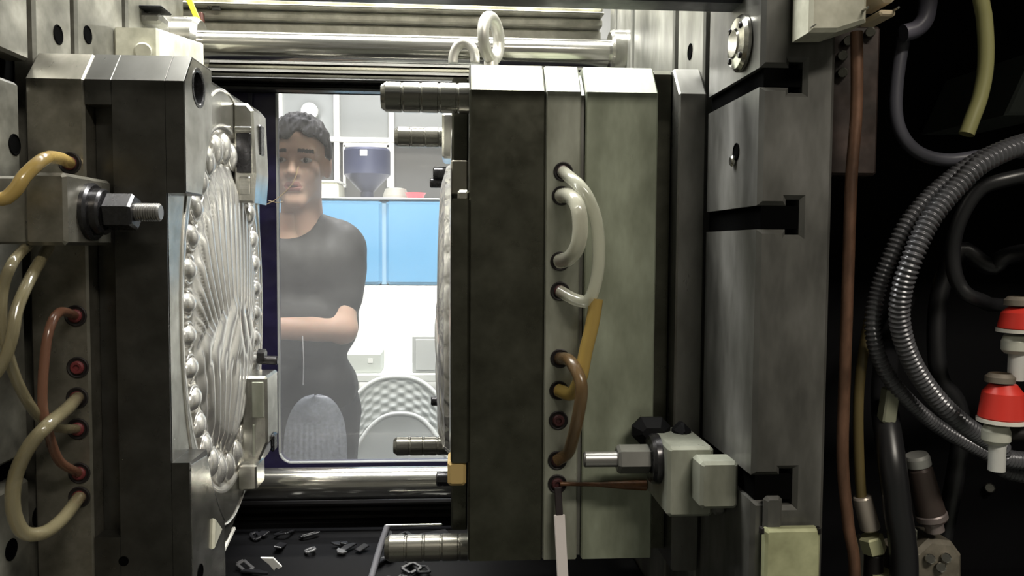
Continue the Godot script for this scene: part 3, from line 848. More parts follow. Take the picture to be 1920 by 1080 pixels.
func cavity_half() -> void:
	var t := thing("cavity_mould_half", "dark steel mould half with a bright shell shaped cavity, bolted to the left platen", "mould half")
	var d := 1.1
	var x0 := -0.569; var x1 := X(160, d, 300); var x2 := X(211, d, 300); var x3 := X(311, d, 300); var x4 := X(345, d, 200)
	var yt := Y(150, d, 250); var ch := 0.040
	var back := [[1.1 + ch * 0.85, yt + ch], [1.6, yt + ch], [1.6, 0.925], [1.47, 0.925], [1.27, 0.845]]
	var prof := [[1.1, 0.83], [1.1, yt]] + back
	var m := MB.new(); m.px(arr(prof), x0, x1, 0.003)
	part(t, "clamp_plate", m, M.steel_left)
	var g0 := Y(1008, d, 190); var g1 := Y(196, d, 190)
	m = MB.new(); m.px(arr([[1.1, 0.83], [1.1, g0], [1.13, g0], [1.13, g1], [1.1, g1], [1.1, yt]] + back), x1 + 0.0005, x2, 0.001)
	part(t, "runner_plate", m, M.plate_dark)
	m = MB.new()
	var face := m.px(arr(prof), x2 + 0.0003, x3, 0.0003, true, false)
	holed_face(m, face, OVAL, OVAL_R, x3, 1.0)
	part(t, "cavity_plate", m, M.plate_dark)
	# polished cover of the parting face
	m = MB.new(); holed_face(m, m.inset(face, 0.004), OVAL, OVAL_R * 1.0, x3 + 0.0006, 1.0)
	part(t, "parting_face", m, M.parting, "bright ground parting face")
	part(t, "shell_cavity", relief_mesh(x3 + 0.0008, 1.0, 1.0, 0.0), M.polished, "polished cavity with fanned ribs")
	var n := 30
	var cav := t.get_node("shell_cavity")
	var steps := []                        # even spacing along the oval
	var run := 0.0
	for i in 721:
		var q := TAU * i / 720.0
		steps.append([run, q])
		run += Vector2(sin(q) * OVAL_R.x, cos(q) * OVAL_R.y).length()
	for i in n:
		var want := run * (i + 0.5) / n
		var a := 0.0
		for e in steps:
			if e[0] <= want: a = e[1]
		var c := Vector3(x3 - 0.007, OVAL.y + sin(a) * OVAL_R.y * 0.872, -(OVAL.x + cos(a) * OVAL_R.x * 0.872))
		var out_dir := Vector3(0, sin(a) * OVAL_R.y, -cos(a) * OVAL_R.x)
		var ol := 0.006 + out_dir.length() * 0.068
		out_dir = out_dir.normalized()
		var side_dir := Vector3(1, 0, 0).cross(out_dir)
		m = MB.new()
		m.ball(c, Basis(out_dir * ol, side_dir * 0.0175, Vector3(0.0165, 0, 0)), 18, 10)
		var ring := PackedVector3Array()
		for k in 13:
			var th := -1.9 + 3.8 * k / 12.0
			ring.append(c + Vector3(0.006, 0, 0) + out_dir * (0.003 - cos(th) * ol * 1.02) + side_dir * sin(th) * 0.0205)
		m.tube(ring, 0.0022, 6)
		part(cav, "bead", m, M.polished)
	# groove ring round the oval
	m = MB.new()
	var loop := PackedVector3Array()
	for i in 61:
		var a := TAU * i / 60.0
		loop.append(Vector3(x3 + 0.001, OVAL.y + sin(a) * RING_R.y, -(OVAL.x + cos(a) * RING_R.x)))
	m.tube(loop, 0.0022, 6)
	part(t, "seal_ring", m, M.polished)
	# corner blocks
	var y_hi := Y(362, d, 330); var y_lo := Y(868, d, 330)
	var aa := PI - asin((y_hi - OVAL.y) / (RING_R.y * 1.02)); var ab := PI - acos(0.66)
	var top_block := [[1.1, y_hi], [1.1, yt], [1.1 + ch * 0.85, yt + ch], [1.222, yt + ch]] + arc_pts(ab, aa, 1.02)
	m = MB.new()
	face = m.px(arr(top_block), x3 + 0.0002, x4, 0.0005, true, false)
	holed_face(m, face, Vector2(1.16, 1.597), Vector2(0.024, 0.024), x4, 1.0)
	part(t, "corner_block", m, M.plate_dark)
	m = MB.new(); holed_face(m, m.inset(face, 0.002), Vector2(1.16, 1.597), Vector2(0.027, 0.027), x4 + 0.0005, 1.0)
	part(t, "block_face", m, M.parting)
	m = MB.new()
	m.lathe([[0.0, -0.05], [0.02, -0.05], [0.0215, 0.0], [0.023, 0.0012], [0.0275, 0.0012], [0.0275, 0.0]], Vector3(x4, 1.597, -1.16), Vector3(1, 0, 0), 32)
	part(t, "guide_bush", m, M.bolt)
	var ba := PI + asin((OVAL.y - y_lo) / (RING_R.y * 1.02)); var bb := PI + acos(0.5)
	m = MB.new(); m.px(arr([[1.1, 0.83], [1.1, y_lo]] + arc_pts(ba, bb, 1.02) + [[1.26, 0.845]]), x3 + 0.0002, x4, 0.0005)
	part(t, "corner_block", m, M.plate_dark)
	m = MB.new(); m.px(arr([[1.104, 0.834], [1.104, y_lo - 0.004]] + arc_pts(ba + 0.02, bb - 0.01, 1.035) + [[1.256, 0.85]]), x4 - 0.001, x4 + 0.0006, 0.0004)
	part(t, "block_face", m, M.parting)
	for e in [[1.135, 0.915], [1.14, 0.865], [1.175, 0.87]]:
		bore(t, "bolt_hole", Vector3(x4 + 0.0008, e[1], -e[0]), Vector3(1, 0, 0), 0.011)
	m = MB.new(); m.lathe([[0.0, 0.004], [0.024, 0.004], [0.026, 0.0]].map(func(e): return e), Vector3(x4 + 0.0006, 0.948, -1.205), Vector3(1, 0, 0), 3, 0.4, false)
	part(t, "arrow_plate", m, M.cream, "pale triangular plate")
	# far interlocks
	interlock(t, 1.42, 1.515, Y(380, 1.42, 460), Y(193, 1.42, 460), x3, X(475, 1.42, 290), true)
	interlock(t, 1.45, 1.535, Y(872, 1.45, 490), Y(706, 1.45, 490), x3, X(501, 1.45, 750), false)
	m = MB.new(); m.box(Vector3(x3, Y(920, 1.42, 470), -1.48), Vector3(X(481, 1.42, 890), Y(872, 1.42, 470), -1.42), 0.003)
	part(t, "interlock_foot", m, M.parting)
	m = MB.new(); m.rod(P(482, 674, 1.53), P(521, 676, 1.53), 0.0085, 16)
	m.lathe([[0.0, 0.0], [0.014, 0.0], [0.014, 0.014], [0.0, 0.014]], P(484, 668, 1.53), Vector3(1, 0, 0), 6, 0.0, false)
	part(t, "side_bolt", m, M.bolt)
	# water ports on the clamp plate
	for e in [[131.0, 306.0], [142.0, 592.0], [146.0, 689.0], [145.0, 746.0], [146.0, 804.0], [149.0, 887.0], [149.0, 932.0]]:
		port(t, P(e[0], e[1], 1.0995), 0.0145, M.port_red)
	bore(t, "bolt_hole", P(232, 1052, 1.0998), Vector3(0, 0, 1), 0.006)

func interlock(t: Node3D, d0: float, d1: float, y0: float, y1: float, x0: float, x1: float, upper: bool) -> void:
	var h := y1 - y0
	var b := MB.new()
	if upper: b.pz(arr([[x0, y0], [x1, y0], [x1 + 0.004, y0 + h * 0.3], [x1, y1 - 0.012], [x1 - 0.01, y1], [x0, y1]]), d0, d1, 0.004)
	else: b.pz(arr([[x0, y0], [x1 - 0.018, y0], [x1, y0 + h * 0.25], [x1, y1 - 0.004], [x1 - 0.004, y1], [x0, y1]]), d0, d1, 0.004)
	var blk := part(t, "interlock_block", b, M.parting)
	b = MB.new()
	if upper:
		b.box(Vector3(x0 + 0.006, y0 + h * 0.30, -d0 - 0.001), Vector3(x1 - 0.004, y0 + h * 0.70, -d0 + 0.003), 0.001)
		part(blk, "wear_plate", b, M.bolt)
		b = MB.new(); b.box(Vector3(x0 + 0.004, y0 + h * 0.72, -d0 - 0.001), Vector3(x1 - 0.002, y0 + h * 0.76, -d0 + 0.005), 0.001)
		part(blk, "ridge", b, M.parting)
		b = MB.new(); b.box(Vector3(x0 + 0.01, y0 + h * 0.08, -d0 - 0.001), Vector3(x1 - 0.006, y0 + h * 0.26, -d0 + 0.002), 0.001)
		part(blk, "wear_plate", b, M.chrome)
	else:
		b.box(Vector3(x0 + 0.02, y0 + h * 0.54, -d0 - 0.001), Vector3(x1 - 0.006, y0 + h * 0.94, -d0 + 0.003), 0.001)
		part(blk, "wear_plate", b, M.plate_grey)
		b = MB.new(); b.box(Vector3(x0 + 0.02, y0 + h * 0.1, -d0 - 0.001), Vector3(x1 - 0.022, y0 + h * 0.46, -d0 + 0.002), 0.001)
		part(blk, "wear_plate", b, M.plate_grey)
	b = MB.new()
	var sy0 := y0 + h * (0.5 if upper else 0.1); var sy1 := y0 + h * (0.82 if upper else 0.3)
	b.box(Vector3(x1 - 0.002, sy0, -(d0 + d1) / 2 - 0.014), Vector3(x1 + 0.005, sy1, -(d0 + d1) / 2 + 0.014), 0.004)
	part(blk, "slot_insert", b, M.bolt)

func core_half() -> void:
	var t := thing("core_mould_half", "mould half of dark and grey green plates with guide pins, bolted to the right platen", "mould half")
	var d := 1.1
	var xa := X(880, d, 260); var xm := X(845, d, 600); var xb := X(1020, d, 600); var xc := X(1086, d, 600); var xd := X(1228, d, 600); var xe := X(1266, d, 600); var xf := X(1420, 0.903) - 0.001
	var yt := Y(171, d, 1050); var yb := Y(1049, d, 1050); var ch := 0.041
	var prof := [[1.1, yb], [1.1, yt], [1.1 + ch * 0.85, yt + ch], [1.6, yt + ch], [1.6, yb]]
	var m := MB.new(); m.px(arr(prof), xa, xb, 0.0025)
	part(t, "core_plate", m, M.plate_core)
	var yh := Y(372, d, 860); var yl := Y(868, d, 860)
	m = MB.new(); m.px(arr([[1.1, yl], [1.225, yl], [1.225, yb], [1.42, yb], [1.42, yl], [1.6, yl], [1.6, yh], [1.42, yh], [1.42, yt + ch], [1.225, yt + ch], [1.225, yh], [1.1, yh]]), xm, xa + 0.0008, 0.003)
	part(t, "core_boss", m, M.plate_core)
	m = MB.new(); m.box(Vector3(xa - 0.016, yh - 0.003, -1.224), Vector3(xa, yh + 0.012, -1.105), 0.003)
	part(t, "step_strip", m, M.parting)
	m = MB.new(); m.box(P(846, 365, 1.23), P(877, 300, 1.2235), 0.002)
	part(t, "stop_pad", m, mat(rgb(150, 144, 130), 0.5, 0.3))
	part(t, "shell_core", relief_mesh(xm - 0.0008, -1.0, 0.8, 0.013, 220, 60), M.polished, "polished ribbed core face")
	m = MB.new(); m.px(arr(prof), xb + 0.0005, xc, 0.002)
	part(t, "stripper_plate", m, M.plate_grey)
	m = MB.new(); m.px(arr([[1.106, yb + 0.004], [1.106, yt - 0.004], [1.14, yt + 0.03], [1.59, yt + 0.03], [1.59, yb + 0.004]]), xc + 0.0003, xc + 0.0055, 0.0005)
	part(t, "seam", m, M.plate_clamp)
	m = MB.new(); m.px(arr(prof), xc + 0.006, xd, 0.002)
	part(t, "spacer_block", m, M.plate_green)
	m = MB.new(); m.px(arr([[1.135, yb], [1.135, yt + ch - 0.008], [1.14, yt + ch - 0.002], [1.6, yt + ch - 0.002], [1.6, yb]]), xd + 0.0003, xe, 0.002)
	part(t, "ejector_plate", m, M.plate_core)
	m = MB.new(); m.px(arr([[1.1, yb - 0.02], [1.1, yt], [1.1 + ch * 0.85, yt + ch], [1.6, yt + ch], [1.6, yb - 0.02]]), xe + 0.0003, xf, 0.0025)
	part(t, "clamp_plate", m, M.plate_clamp)
	# guide pins
	for e in [[715.0, 877.0, 183.0, 1.165, 0.0215], [740.0, 850.0, 257.0, 1.51, 0.019], [738.0, 850.0, 836.0, 1.51, 0.018], [722.0, 870.0, 1027.0, 1.165, 0.0195]]:
		m = MB.new()
		var y := Y(e[2], e[3], 790); var x0 := X(e[0], e[3], e[2]); var x1 := xa
		var r: float = e[4]; var L := x1 - x0
		var prf := [[0.0, 0.0], [r - 0.005, 0.0], [r - 0.001, 0.006]]
		var s := 0.006
		while s + 0.026 < L:
			prf.append_array([[r, s + 0.001], [r, s + 0.022], [r - 0.0012, s + 0.023], [r - 0.0012, s + 0.025]])
			s += 0.026
		prf.append_array([[r, s + 0.001], [r, L]])
		m.lathe(prf, Vector3(x0, y, -e[3]), Vector3(1, 0, 0), 32)
		part(t, "guide_pin", m, M.rail)
	# fittings along the parting edge
	for e in [[812.0, 325.0, 0.012, 1.46], [806.0, 343.0, 0.009, 1.46], [808.0, 752.0, 0.009, 1.48], [818.0, 898.0, 0.012, 1.3]]:
		m = MB.new(); var c := P(e[0], e[1], e[3])
		m.rod(c, Vector3(xm + 0.002, c.y, c.z), e[2], 14)
		part(t, "locating_pin", m, M.bolt)
	m = MB.new(); m.box(Vector3(X(829, 1.47), Y(300, 1.47, 830), -1.54), Vector3(xm + 0.002, Y(216, 1.47, 830), -1.44), 0.004)
	part(t, "interlock_block", m, M.parting)
	m = MB.new(); m.box(Vector3(X(826, 1.47), Y(690, 1.47, 830), -1.54), Vector3(xm + 0.002, Y(550, 1.47, 830), -1.5), 0.003)
	part(t, "side_rail", m, M.parting)
	m = MB.new(); m.box(Vector3(xm - 0.004, Y(913, d, 850), -1.16), Vector3(xa - 0.003, Y(866, d, 850), -1.102), 0.004)
	part(t, "brass_stop", m, mat(rgb(196, 168, 112), 0.5, 0.3), "tan brass stop block")
	# ports
	for e in [[1056.0, 322.0], [1053.0, 367.0], [1050.0, 490.0], [1050.0, 546.0], [1050.0, 672.0], [1048.0, 732.0], [1047.0, 788.0], [1045.0, 863.0], [1045.0, 907.0]]:
		port(t, P(e[0], e[1], 1.0995), 0.0135, M.port_maroon)
	# hoses between the ports
	var white := clear(mat(rgb(206, 206, 188), 0.15), 0.42); var straw := clear(mat(rgb(172, 144, 76), 0.2), 0.72); var rust := clear(mat(rgb(104, 82, 54), 0.25), 0.75)
	m = MB.new(); m.tube(path([[1056, 322, 1.098], [1070, 334, 1.075], [1088, 350, 1.06], [1106, 378, 1.055], [1120, 425, 1.055], [1122, 500, 1.055], [1106, 560, 1.06], [1080, 562, 1.075], [1050, 546, 1.098]]), 0.0085, 14)
	solo("water_hose", m, white, "milky white hose looping down from the topmost port of the right mould half", "hose")
	m = MB.new(); m.tube(path([[1053, 367, 1.098], [1068, 368, 1.07], [1082, 384, 1.05], [1088, 420, 1.045], [1084, 458, 1.05], [1070, 482, 1.07], [1050, 490, 1.098]]), 0.0105, 14)
	solo("water_hose", m, clear(mat(rgb(206, 204, 186), 0.15), 0.45), "thick pale hose bulging from the second port from the top of the right mould half", "hose")
	m = MB.new(); m.tube(path([[1118, 560, 1.06], [1110, 610, 1.06], [1098, 660, 1.06], [1088, 710, 1.06], [1072, 738, 1.075], [1048, 732, 1.098]]), 0.0095, 14)
	solo("water_hose", m, straw, "straw yellow hose dropping to the middle ports of the right mould half", "hose")
	m = MB.new(); m.tube(path([[1050, 672, 1.098], [1070, 678, 1.06], [1090, 722, 1.036], [1084, 780, 1.045], [1072, 830, 1.07], [1064, 850, 1.085], [1045, 863, 1.098]]), 0.0085, 14)
	solo("water_hose", m, rust, "brown stained hose running down beside the lower ports of the right mould half", "hose")
	m = MB.new(); m.lathe([[0.0, 0.0], [0.003, 0.0], [0.003, 0.05], [0.0062, 0.09], [0.0075, 0.122], [0.0, 0.122]], P(1050, 907, 1.094), P(1215, 910, 1.094) - P(1050, 907, 1.094), 14)
	solo("rusty_rod", m, mat(rgb(146, 98, 62), 0.5, 0.2, "grime", Vector3(8, 8, 8)), "rusty thin rod lying level across the grey green plate from the lowest port", "rod")
	m = MB.new()
	var a := P(1046, 915, 1.085); var b := P(1056, 1100, 1.07); var mid := a.lerp(b, 0.27)
	var up := (b - a).normalized()
	var bs := Basis(up.cross(Vector3(0, 0, 1)).normalized(), up, up.cross(Vector3(0, 0, 1)).normalized().cross(up))
	var st := thing("cable_tie", "strap hanging from the lowest port, dark above and white below", "strap")
	m.obox(Transform3D(bs, (mid + b) / 2), Vector3(0.0155, mid.distance_to(b), 0.003), 0.001)
	part(st, "tail", m, mat(rgb(214, 206, 204), 0.5), "white tail")
	m = MB.new(); m.obox(Transform3D(bs, (a + mid) / 2), Vector3(0.010, a.distance_to(mid) + 0.002, 0.0045), 0.001)
	part(st, "head", m, mat(rgb(34, 26, 28), 0.5), "dark upper end")

func threaded(m: MB, at: Vector3, axis: Vector3, r: float, L: float) -> void:
	var prf := [[0.0, 0.0], [r * 0.8, 0.0], [r, 0.002]]
	var s := 0.002
	while s + 0.003 < L:
		prf.append_array([[r, s + 0.0008], [r * 0.88, s + 0.0016], [r, s + 0.0026]])
		s += 0.003
	prf.append([r, L])
	m.lathe(prf, at, axis, 24)

func clamps() -> void:
	# left clamp
	var XP := -0.569
	var d0 := 0.975
	var t := thing("mould_clamp", "square steel clamp block with stud and nut holding the left mould half", "clamp", "mould clamps")
	var x1 := X(124, d0, 390); var x0 := X(44, d0, 390)
	var m := MB.new(); m.box(Vector3(x0, Y(460, d0, 80), -1.0985), Vector3(x1, Y(323, d0, 80), -d0), 0.004)
	part(t, "clamp_bar", m, M.steel_left)
	m = MB.new(); m.box(Vector3(XP, Y(458, 0.985, 40), -1.03), Vector3(x0 - 0.0005, Y(330, 0.985, 40), -0.985), 0.003)
	part(t, "heel_block", m, M.platen)
	var c := Vector3(x1, Y(397, 1.035, 180), -1.037)
	var ax := Vector3(1, 0, 0)
	m = MB.new(); m.lathe([[0.0, 0.008], [0.033, 0.008], [0.036, 0.005], [0.036, 0.0], [0.0, 0.0]].map(func(e): return e), c, ax, 36)
	part(t, "washer", m, M.bolt)
	m = MB.new(); m.lathe([[0.0, 0.02], [0.027, 0.02], [0.029, 0.017], [0.029, 0.008], [0.0, 0.008]], c, ax, 36)
	part(t, "collar", m, M.bolt)
	m = MB.new(); m.lathe([[0.0, 0.056], [0.0205, 0.056], [0.0235, 0.053], [0.0235, 0.023], [0.0205, 0.02]], c, ax, 6, 0.3, false)
	part(t, "nut", m, M.bolt)
	m = MB.new(); threaded(m, c + Vector3(0.086, 0, 0), -ax, 0.0115, 0.032)
	part(t, "stud", m, M.thread)
	# right clamp
	t = thing("mould_clamp", "stepped pale steel clamp with a long stud at the foot of the right mould half", "clamp", "mould clamps")
	var xr := X(1420, 0.903)
	var rd := 0.985
	var xa := X(1252, rd, 900); var xb := X(1338, rd, 900)
	m = MB.new(); m.box(Vector3(xa, Y(970, rd, 1290), -1.098), Vector3(xb, Y(838, rd, 1290), -rd), 0.004)
	part(t, "clamp_bar", m, M.plate_grey)
	m = MB.new(); m.box(Vector3(X(1314, 0.945, 900), Y(955, 0.945, 1360), -0.9845), Vector3(xr - 0.0006, Y(866, 0.945, 1360), -0.945), 0.004)
	part(t, "heel_block", m, M.plate_grey)
	m = MB.new(); m.box(Vector3(xb, Y(950, 1.02, 1340), -1.06), Vector3(xr - 0.0005, Y(860, 1.02, 1340), -0.986), 0.004)
	part(t, "packing_block", m, M.plate_clamp)
	c = Vector3(xa, Y(866, 1.02, 1200), -1.035)
	m = MB.new(); m.lathe([[0.0, 0.012], [0.03, 0.012], [0.033, 0.008], [0.033, 0.0], [0.0, 0.0]], c, -ax, 32)
	part(t, "washer", m, M.bolt)
	m = MB.new(); m.lathe([[0.0, 0.056], [0.0165, 0.056], [0.019, 0.052], [0.019, 0.014], [0.017, 0.012]], c, -ax, 6, 0.2, false)
	part(t, "nut", m, M.plate_clamp)
	m = MB.new(); m.rod(c + Vector3(-0.1, 0, 0), c + Vector3(-0.05, 0, 0), 0.0105, 20, 0.002)
	part(t, "stud", m, M.thread)
	m = MB.new(); m.box(P(1180, 828, 1.09), P(1262, 786, 1.06), 0.012)
	m.box(P(1255, 830, 1.08), P(1300, 796, 1.05), 0.01)
	solo("rubber_pad", m, M.black, "black oily rubber pad tucked above the right clamp nut", "pad")

func left_hoses() -> void:
	var m := MB.new(); m.tube(path([[131, 306, 1.098], [112, 297, 1.05], [84, 298, 0.96], [48, 328, 0.93], [14, 370, 0.92], Vector3(-0.555, 1.38, -0.9), Vector3(-0.555, 0.9, -0.9), Vector3(-0.55, 0.7205, -0.95)]), 0.0078, 16)
	solo("water_hose", m, M.hose_yellow, "straw coloured hose from the uppermost port bending over the left clamp block", "hose")
	m = MB.new(); m.tube(path([[52, 461, 1.0], [24, 492, 0.945], [5, 545, 0.94], [6, 620, 0.94], [28, 705, 0.96], [62, 768, 1.0], [98, 800, 1.045], [146, 804, 1.098]]), 0.0062, 16)
	solo("water_hose", m, M.hose_clear, "clear hose bowing along the left edge to the third port in the lower row", "hose")
	m = MB.new(); m.tube(path([[92, 462, 1.03], [58, 520, 0.965], [32, 580, 0.935], [14, 660, 0.925], Vector3(-0.553, 1.12, -0.92), Vector3(-0.55, 0.7205, -0.97)]), 0.0068, 16)
	solo("water_hose", m, M.hose_clear, "clear hose crossing behind the bowed one at the left edge", "hose")
	m = MB.new(); m.tube(path([[142, 592, 1.098], [112, 585, 1.05], [92, 620, 1.02], [82, 690, 1.01], [80, 760, 1.01], [92, 815, 1.02], [112, 865, 1.05], [149, 887, 1.098]]), 0.0058, 16)
	solo("water_hose", m, M.hose_pink, "pinkish hose hanging in a slim bow beside the clamp plate of the left mould half", "hose")
	m = MB.new(); m.tube(path([[145, 746, 1.098], [124, 768, 1.04], [92, 795, 0.984], [56, 835, 0.97], [30, 890, 0.97], [24, 950, 0.97], [42, 996, 0.98], [78, 1000, 1.0], [114, 976, 1.04], [149, 932, 1.098]]), 0.0085, 16)
	solo("water_hose", m, M.hose_clear, "thick clear hose making a full loop into the lowest port on the left", "hose")

# ---------------------------------------------------------------- the right side
func right_works() -> void:
	var xr := X(1420, 0.903) + 0.0885
	# the dark housing of the clamping unit
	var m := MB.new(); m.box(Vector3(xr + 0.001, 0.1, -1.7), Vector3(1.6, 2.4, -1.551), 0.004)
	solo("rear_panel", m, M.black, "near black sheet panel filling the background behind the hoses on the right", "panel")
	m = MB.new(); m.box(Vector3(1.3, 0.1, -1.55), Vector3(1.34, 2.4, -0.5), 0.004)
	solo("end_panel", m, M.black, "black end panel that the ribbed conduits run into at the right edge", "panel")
	m = MB.new(); m.box(Vector3(xr + 0.001, 2.0, -1.55), Vector3(1.299, 2.05, -0.55), 0.004)  # unseen roof added to keep overhead light off the hoses
	solo("added_shade_panel", m, M.black, "black panel added unseen above the hoses to shade them, where the olive green hose hangs from", "panel")
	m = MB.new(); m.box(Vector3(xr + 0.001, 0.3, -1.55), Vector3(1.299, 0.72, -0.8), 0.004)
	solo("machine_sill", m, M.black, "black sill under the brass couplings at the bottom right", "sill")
	var t: Node3D
	m = MB.new(); m.pz(arr([[X(1875, 1.3), Y(216, 1.3, 1900)], [X(1990, 1.3), Y(212, 1.3, 1900)], [X(1990, 1.3), Y(70, 1.3, 1900)], [X(1925, 1.3), Y(95, 1.3, 1900)]]), 1.3, 1.549, 0.004)
	solo("cross_member", m, mat(rgb(120, 126, 122), 0.5), "dark green grey plate with a slanted edge at the right edge, above the conduits", "plate")
	# copper coloured pipe
	m = MB.new(); m.tube(path([[1606, 60, 0.9], [1606, 200, 0.9], [1596, 340, 0.9], [1590, 520, 0.9], [1584, 700, 0.9], [1580, 860, 0.9], [1590, 980, 0.9], [1602, 1110, 0.9], Vector3(0.455, 0.7215, -0.9)]), 0.0068, 14)
	solo("copper_pipe", m, M.copper, "brown copper pipe running upright beside the right platen", "pipe")
	# flat column with screws behind it
	t = thing("upright_bar", "dark brown upright bar with small screws behind the copper pipe", "bar")
	m = MB.new(); m.box(Vector3(X(1420, 0.903) + 0.0885, Y(330, 0.95, 1600), -0.97), Vector3(X(1632, 0.95), Y(52, 0.95, 1600), -0.94), 0.003)
	part(t, "bar", m, mat(rgb(86, 72, 68), 0.5, 0.2, "grime"))
	for e in [[1577.0, 76.0], [1566.0, 104.0], [1566.0, 136.0], [1618.0, 60.0]]:
		m = MB.new(); m.rod(P(e[0] + 14, e[1], 0.942), P(e[0] + 14, e[1], 0.93), 0.006, 12, 0.001)
		part(t, "screw", m, M.rail)
	# cream valve block
	t = thing("valve_block", "cream painted valve block at the top above the copper pipe", "valve block")
	var vd := 0.852
	m = MB.new(); m.pz(arr([[X(1508, vd), Y(60, vd, 1540)], [X(1560, vd), Y(58, vd, 1540)], [X(1614, vd), Y(40, vd, 1600)], [X(1614, vd), Y(-60, vd, 1600)], [X(1508, vd), Y(-60, vd, 1540)]]), vd, vd + 0.05, 0.004)
	part(t, "body", m, M.cream)
	m = MB.new(); m.box(P(1610, 28, vd + 0.045), P(1684, -70, vd - 0.006), 0.004)
	part(t, "side_block", m, mat(rgb(212, 196, 170), 0.5))
	m = MB.new(); m.box(P(1610, 40, vd + 0.045), P(1680, 30, vd - 0.002), 0.002)
	part(t, "flange", m, mat(rgb(196, 180, 152), 0.5))
	for e in [[1514.0, 54.0, 1530.0, 47.0], [1612.0, 22.0, 1626.0, 16.0], [1668.0, 22.0, 1684.0, 16.0]]:
		m = MB.new(); m.box(P(e[0], e[1], vd + 0.01), P(e[2], e[3], vd - 0.012), 0.002)
		part(t, "bolt_head", m, M.chrome)
	# hoses
	hose("conduit", [Vector3(1.298, 1.5, -0.95), [2100, 262, 0.88], [1950, 266, 0.86], [1852, 300, 0.85], [1796, 348, 0.85], [1744, 412, 0.85], [1710, 485, 0.85], [1690, 550, 0.86], [1688, 610, 0.87], [1708, 675, 0.88], [1746, 735, 0.89], [1800, 790, 0.9], [1870, 835, 0.93], [1960, 866, 0.95], Vector3(1.298, 1.08, -1.05)], 0.0105, M.conduit, "thicker ribbed conduit in the large bow on the right", true)
	hose("conduit", [Vector3(1.298, 1.53, -1.02), [2100, 250, 0.91], [1950, 258, 0.89], [1840, 296, 0.885], [1762, 350, 0.885], [1706, 410, 0.885], [1672, 475, 0.89], [1646, 545, 0.9], [1636, 615, 0.9], [1654, 685, 0.91], [1694, 742, 0.92], [1760, 800, 0.95], [1850, 850, 0.98], [1960, 896, 0.99], Vector3(1.298, 1.04, -1.1)], 0.0082, M.conduit, "thinner ribbed conduit nested outside the thicker one on the right", true)
	hose("hydraulic_hose", [Vector3(1.298, 1.45, -0.95), [2100, 320, 0.87], [1960, 326, 0.86], [1890, 336, 0.86], [1836, 356, 0.87], [1800, 410, 0.88], [1786, 470, 0.89], [1796, 530, 0.89], [1836, 562, 0.89], [1950, 574, 0.94], Vector3(1.298, 1.3, -1.1)], 0.0085, M.hose_black, "glossy black hose curling inside the ribbed conduits")
	hose("grey_hose", [[1694, 70, 1.02], [1682, 150, 1.02], [1680, 215, 1.02], [1694, 258, 1.02], [1726, 288, 1.02], [1776, 300, 1.02], [1840, 292, 1.02], [1890, 284, 1.04], [2000, 300, 1.2], [2060, 330, 1.545]], 0.0085, mat(rgb(78, 78, 86), 0.35), "dull grey hose sagging in a U below the valve block")
	hose("lilac_hose", [Vector3(0.55, 1.999, -1.0), [1735, -60, 1.0], [1738, 20, 1.0], [1722, 52, 1.0], [1694, 62, 1.0]], 0.011, mat(rgb(102, 100, 112), 0.4), "short grey elbow hose right of the valve block")
	hose("green_hose", [Vector3(0.57, 1.999, -0.93), [1832, -60, 0.92], [1846, 40, 0.92], [1848, 120, 0.92], [1838, 180, 0.92], [1822, 225, 0.92], [1812, 252, 0.92]], 0.0088, mat(rgb(138, 136, 92), 0.35), "olive green hose hanging from the top on the right")
	hose("black_hose", [Vector3(1.298, 1.4, -1.15), [1950, 470, 1.05], [1860, 500, 1.05], [1800, 470, 1.06], [1760, 560, 1.06], [1760, 700, 1.05], [1800, 830, 1.05], Vector3(0.66, 0.7215, -1.1)], 0.012, M.hose_black, "black hose deep in the dark housing behind the conduits")
	hose("olive_tube", [[1700, 430, 1.545], [1665, 490, 1.2], [1640, 560, 0.96], [1622, 640, 0.93], [1610, 740, 0.93], [1610, 850, 0.93], [1616, 945, 0.93]], 0.0062, mat(rgb(96, 84, 52), 0.4), "thin olive tube between the copper pipe and the ribbed conduits")
	hose("black_hose", [[1700, 560, 1.525], [1668, 640, 1.2], [1658, 740, 0.98], [1670, 850, 0.91], [1682, 950, 0.9], [1694, 1110, 0.9], Vector3(0.51, 0.7215, -0.9)], 0.016, M.hose_black, "thick black hose rising straight between the two brass couplings")
	# couplings at the bottom
	t = thing("hose_coupling", "pale metal coupling of two rings under the olive tube", "coupling")
	var cd := 0.93
	var pa := P(1616, 930, cd); var pb := P(1634, 998, cd)
	m = MB.new(); m.lathe([[0.0, 0.0], [0.0098, 0.0], [0.0112, 0.002], [0.012, 0.041], [0.0105, 0.043], [0.0, 0.043]], pa, pb - pa, 24)
	part(t, "sleeve", m, mat(rgb(182, 172, 162), 0.4, 0.5))
	pa = P(1632, 1004, cd); pb = P(1642, 1040, cd)
	m = MB.new(); m.lathe([[0.0, 0.0], [0.012, 0.0], [0.0145, 0.002], [0.0145, 0.02], [0.012, 0.022], [0.0, 0.022]], pa, pb - pa, 6, 0.0, false)
	part(t, "hex_nut", m, mat(rgb(206, 206, 166), 0.4, 0.4))
	m = MB.new(); m.rod(P(1640, 1038, cd), Vector3(X(1660, cd), 0.7205, -cd), 0.0105, 20)
	part(t, "stem", m, M.port)
	m = MB.new(); m.lathe([[0.0, 0.0], [0.014, 0.0], [0.014, 0.03], [0.0, 0.03]], P(1646, 1070, cd), Vector3(0.12, -1, 0), 20)
	part(t, "lower_ring", m, mat(rgb(206, 206, 166), 0.4, 0.4))
	m = MB.new(); m.box(P(1598, 1100, cd + 0.04), P(1628, 1010, cd + 0.02), 0.006)
	part(t, "backing_lug", m, mat(rgb(176, 170, 160), 0.5, 0.3))
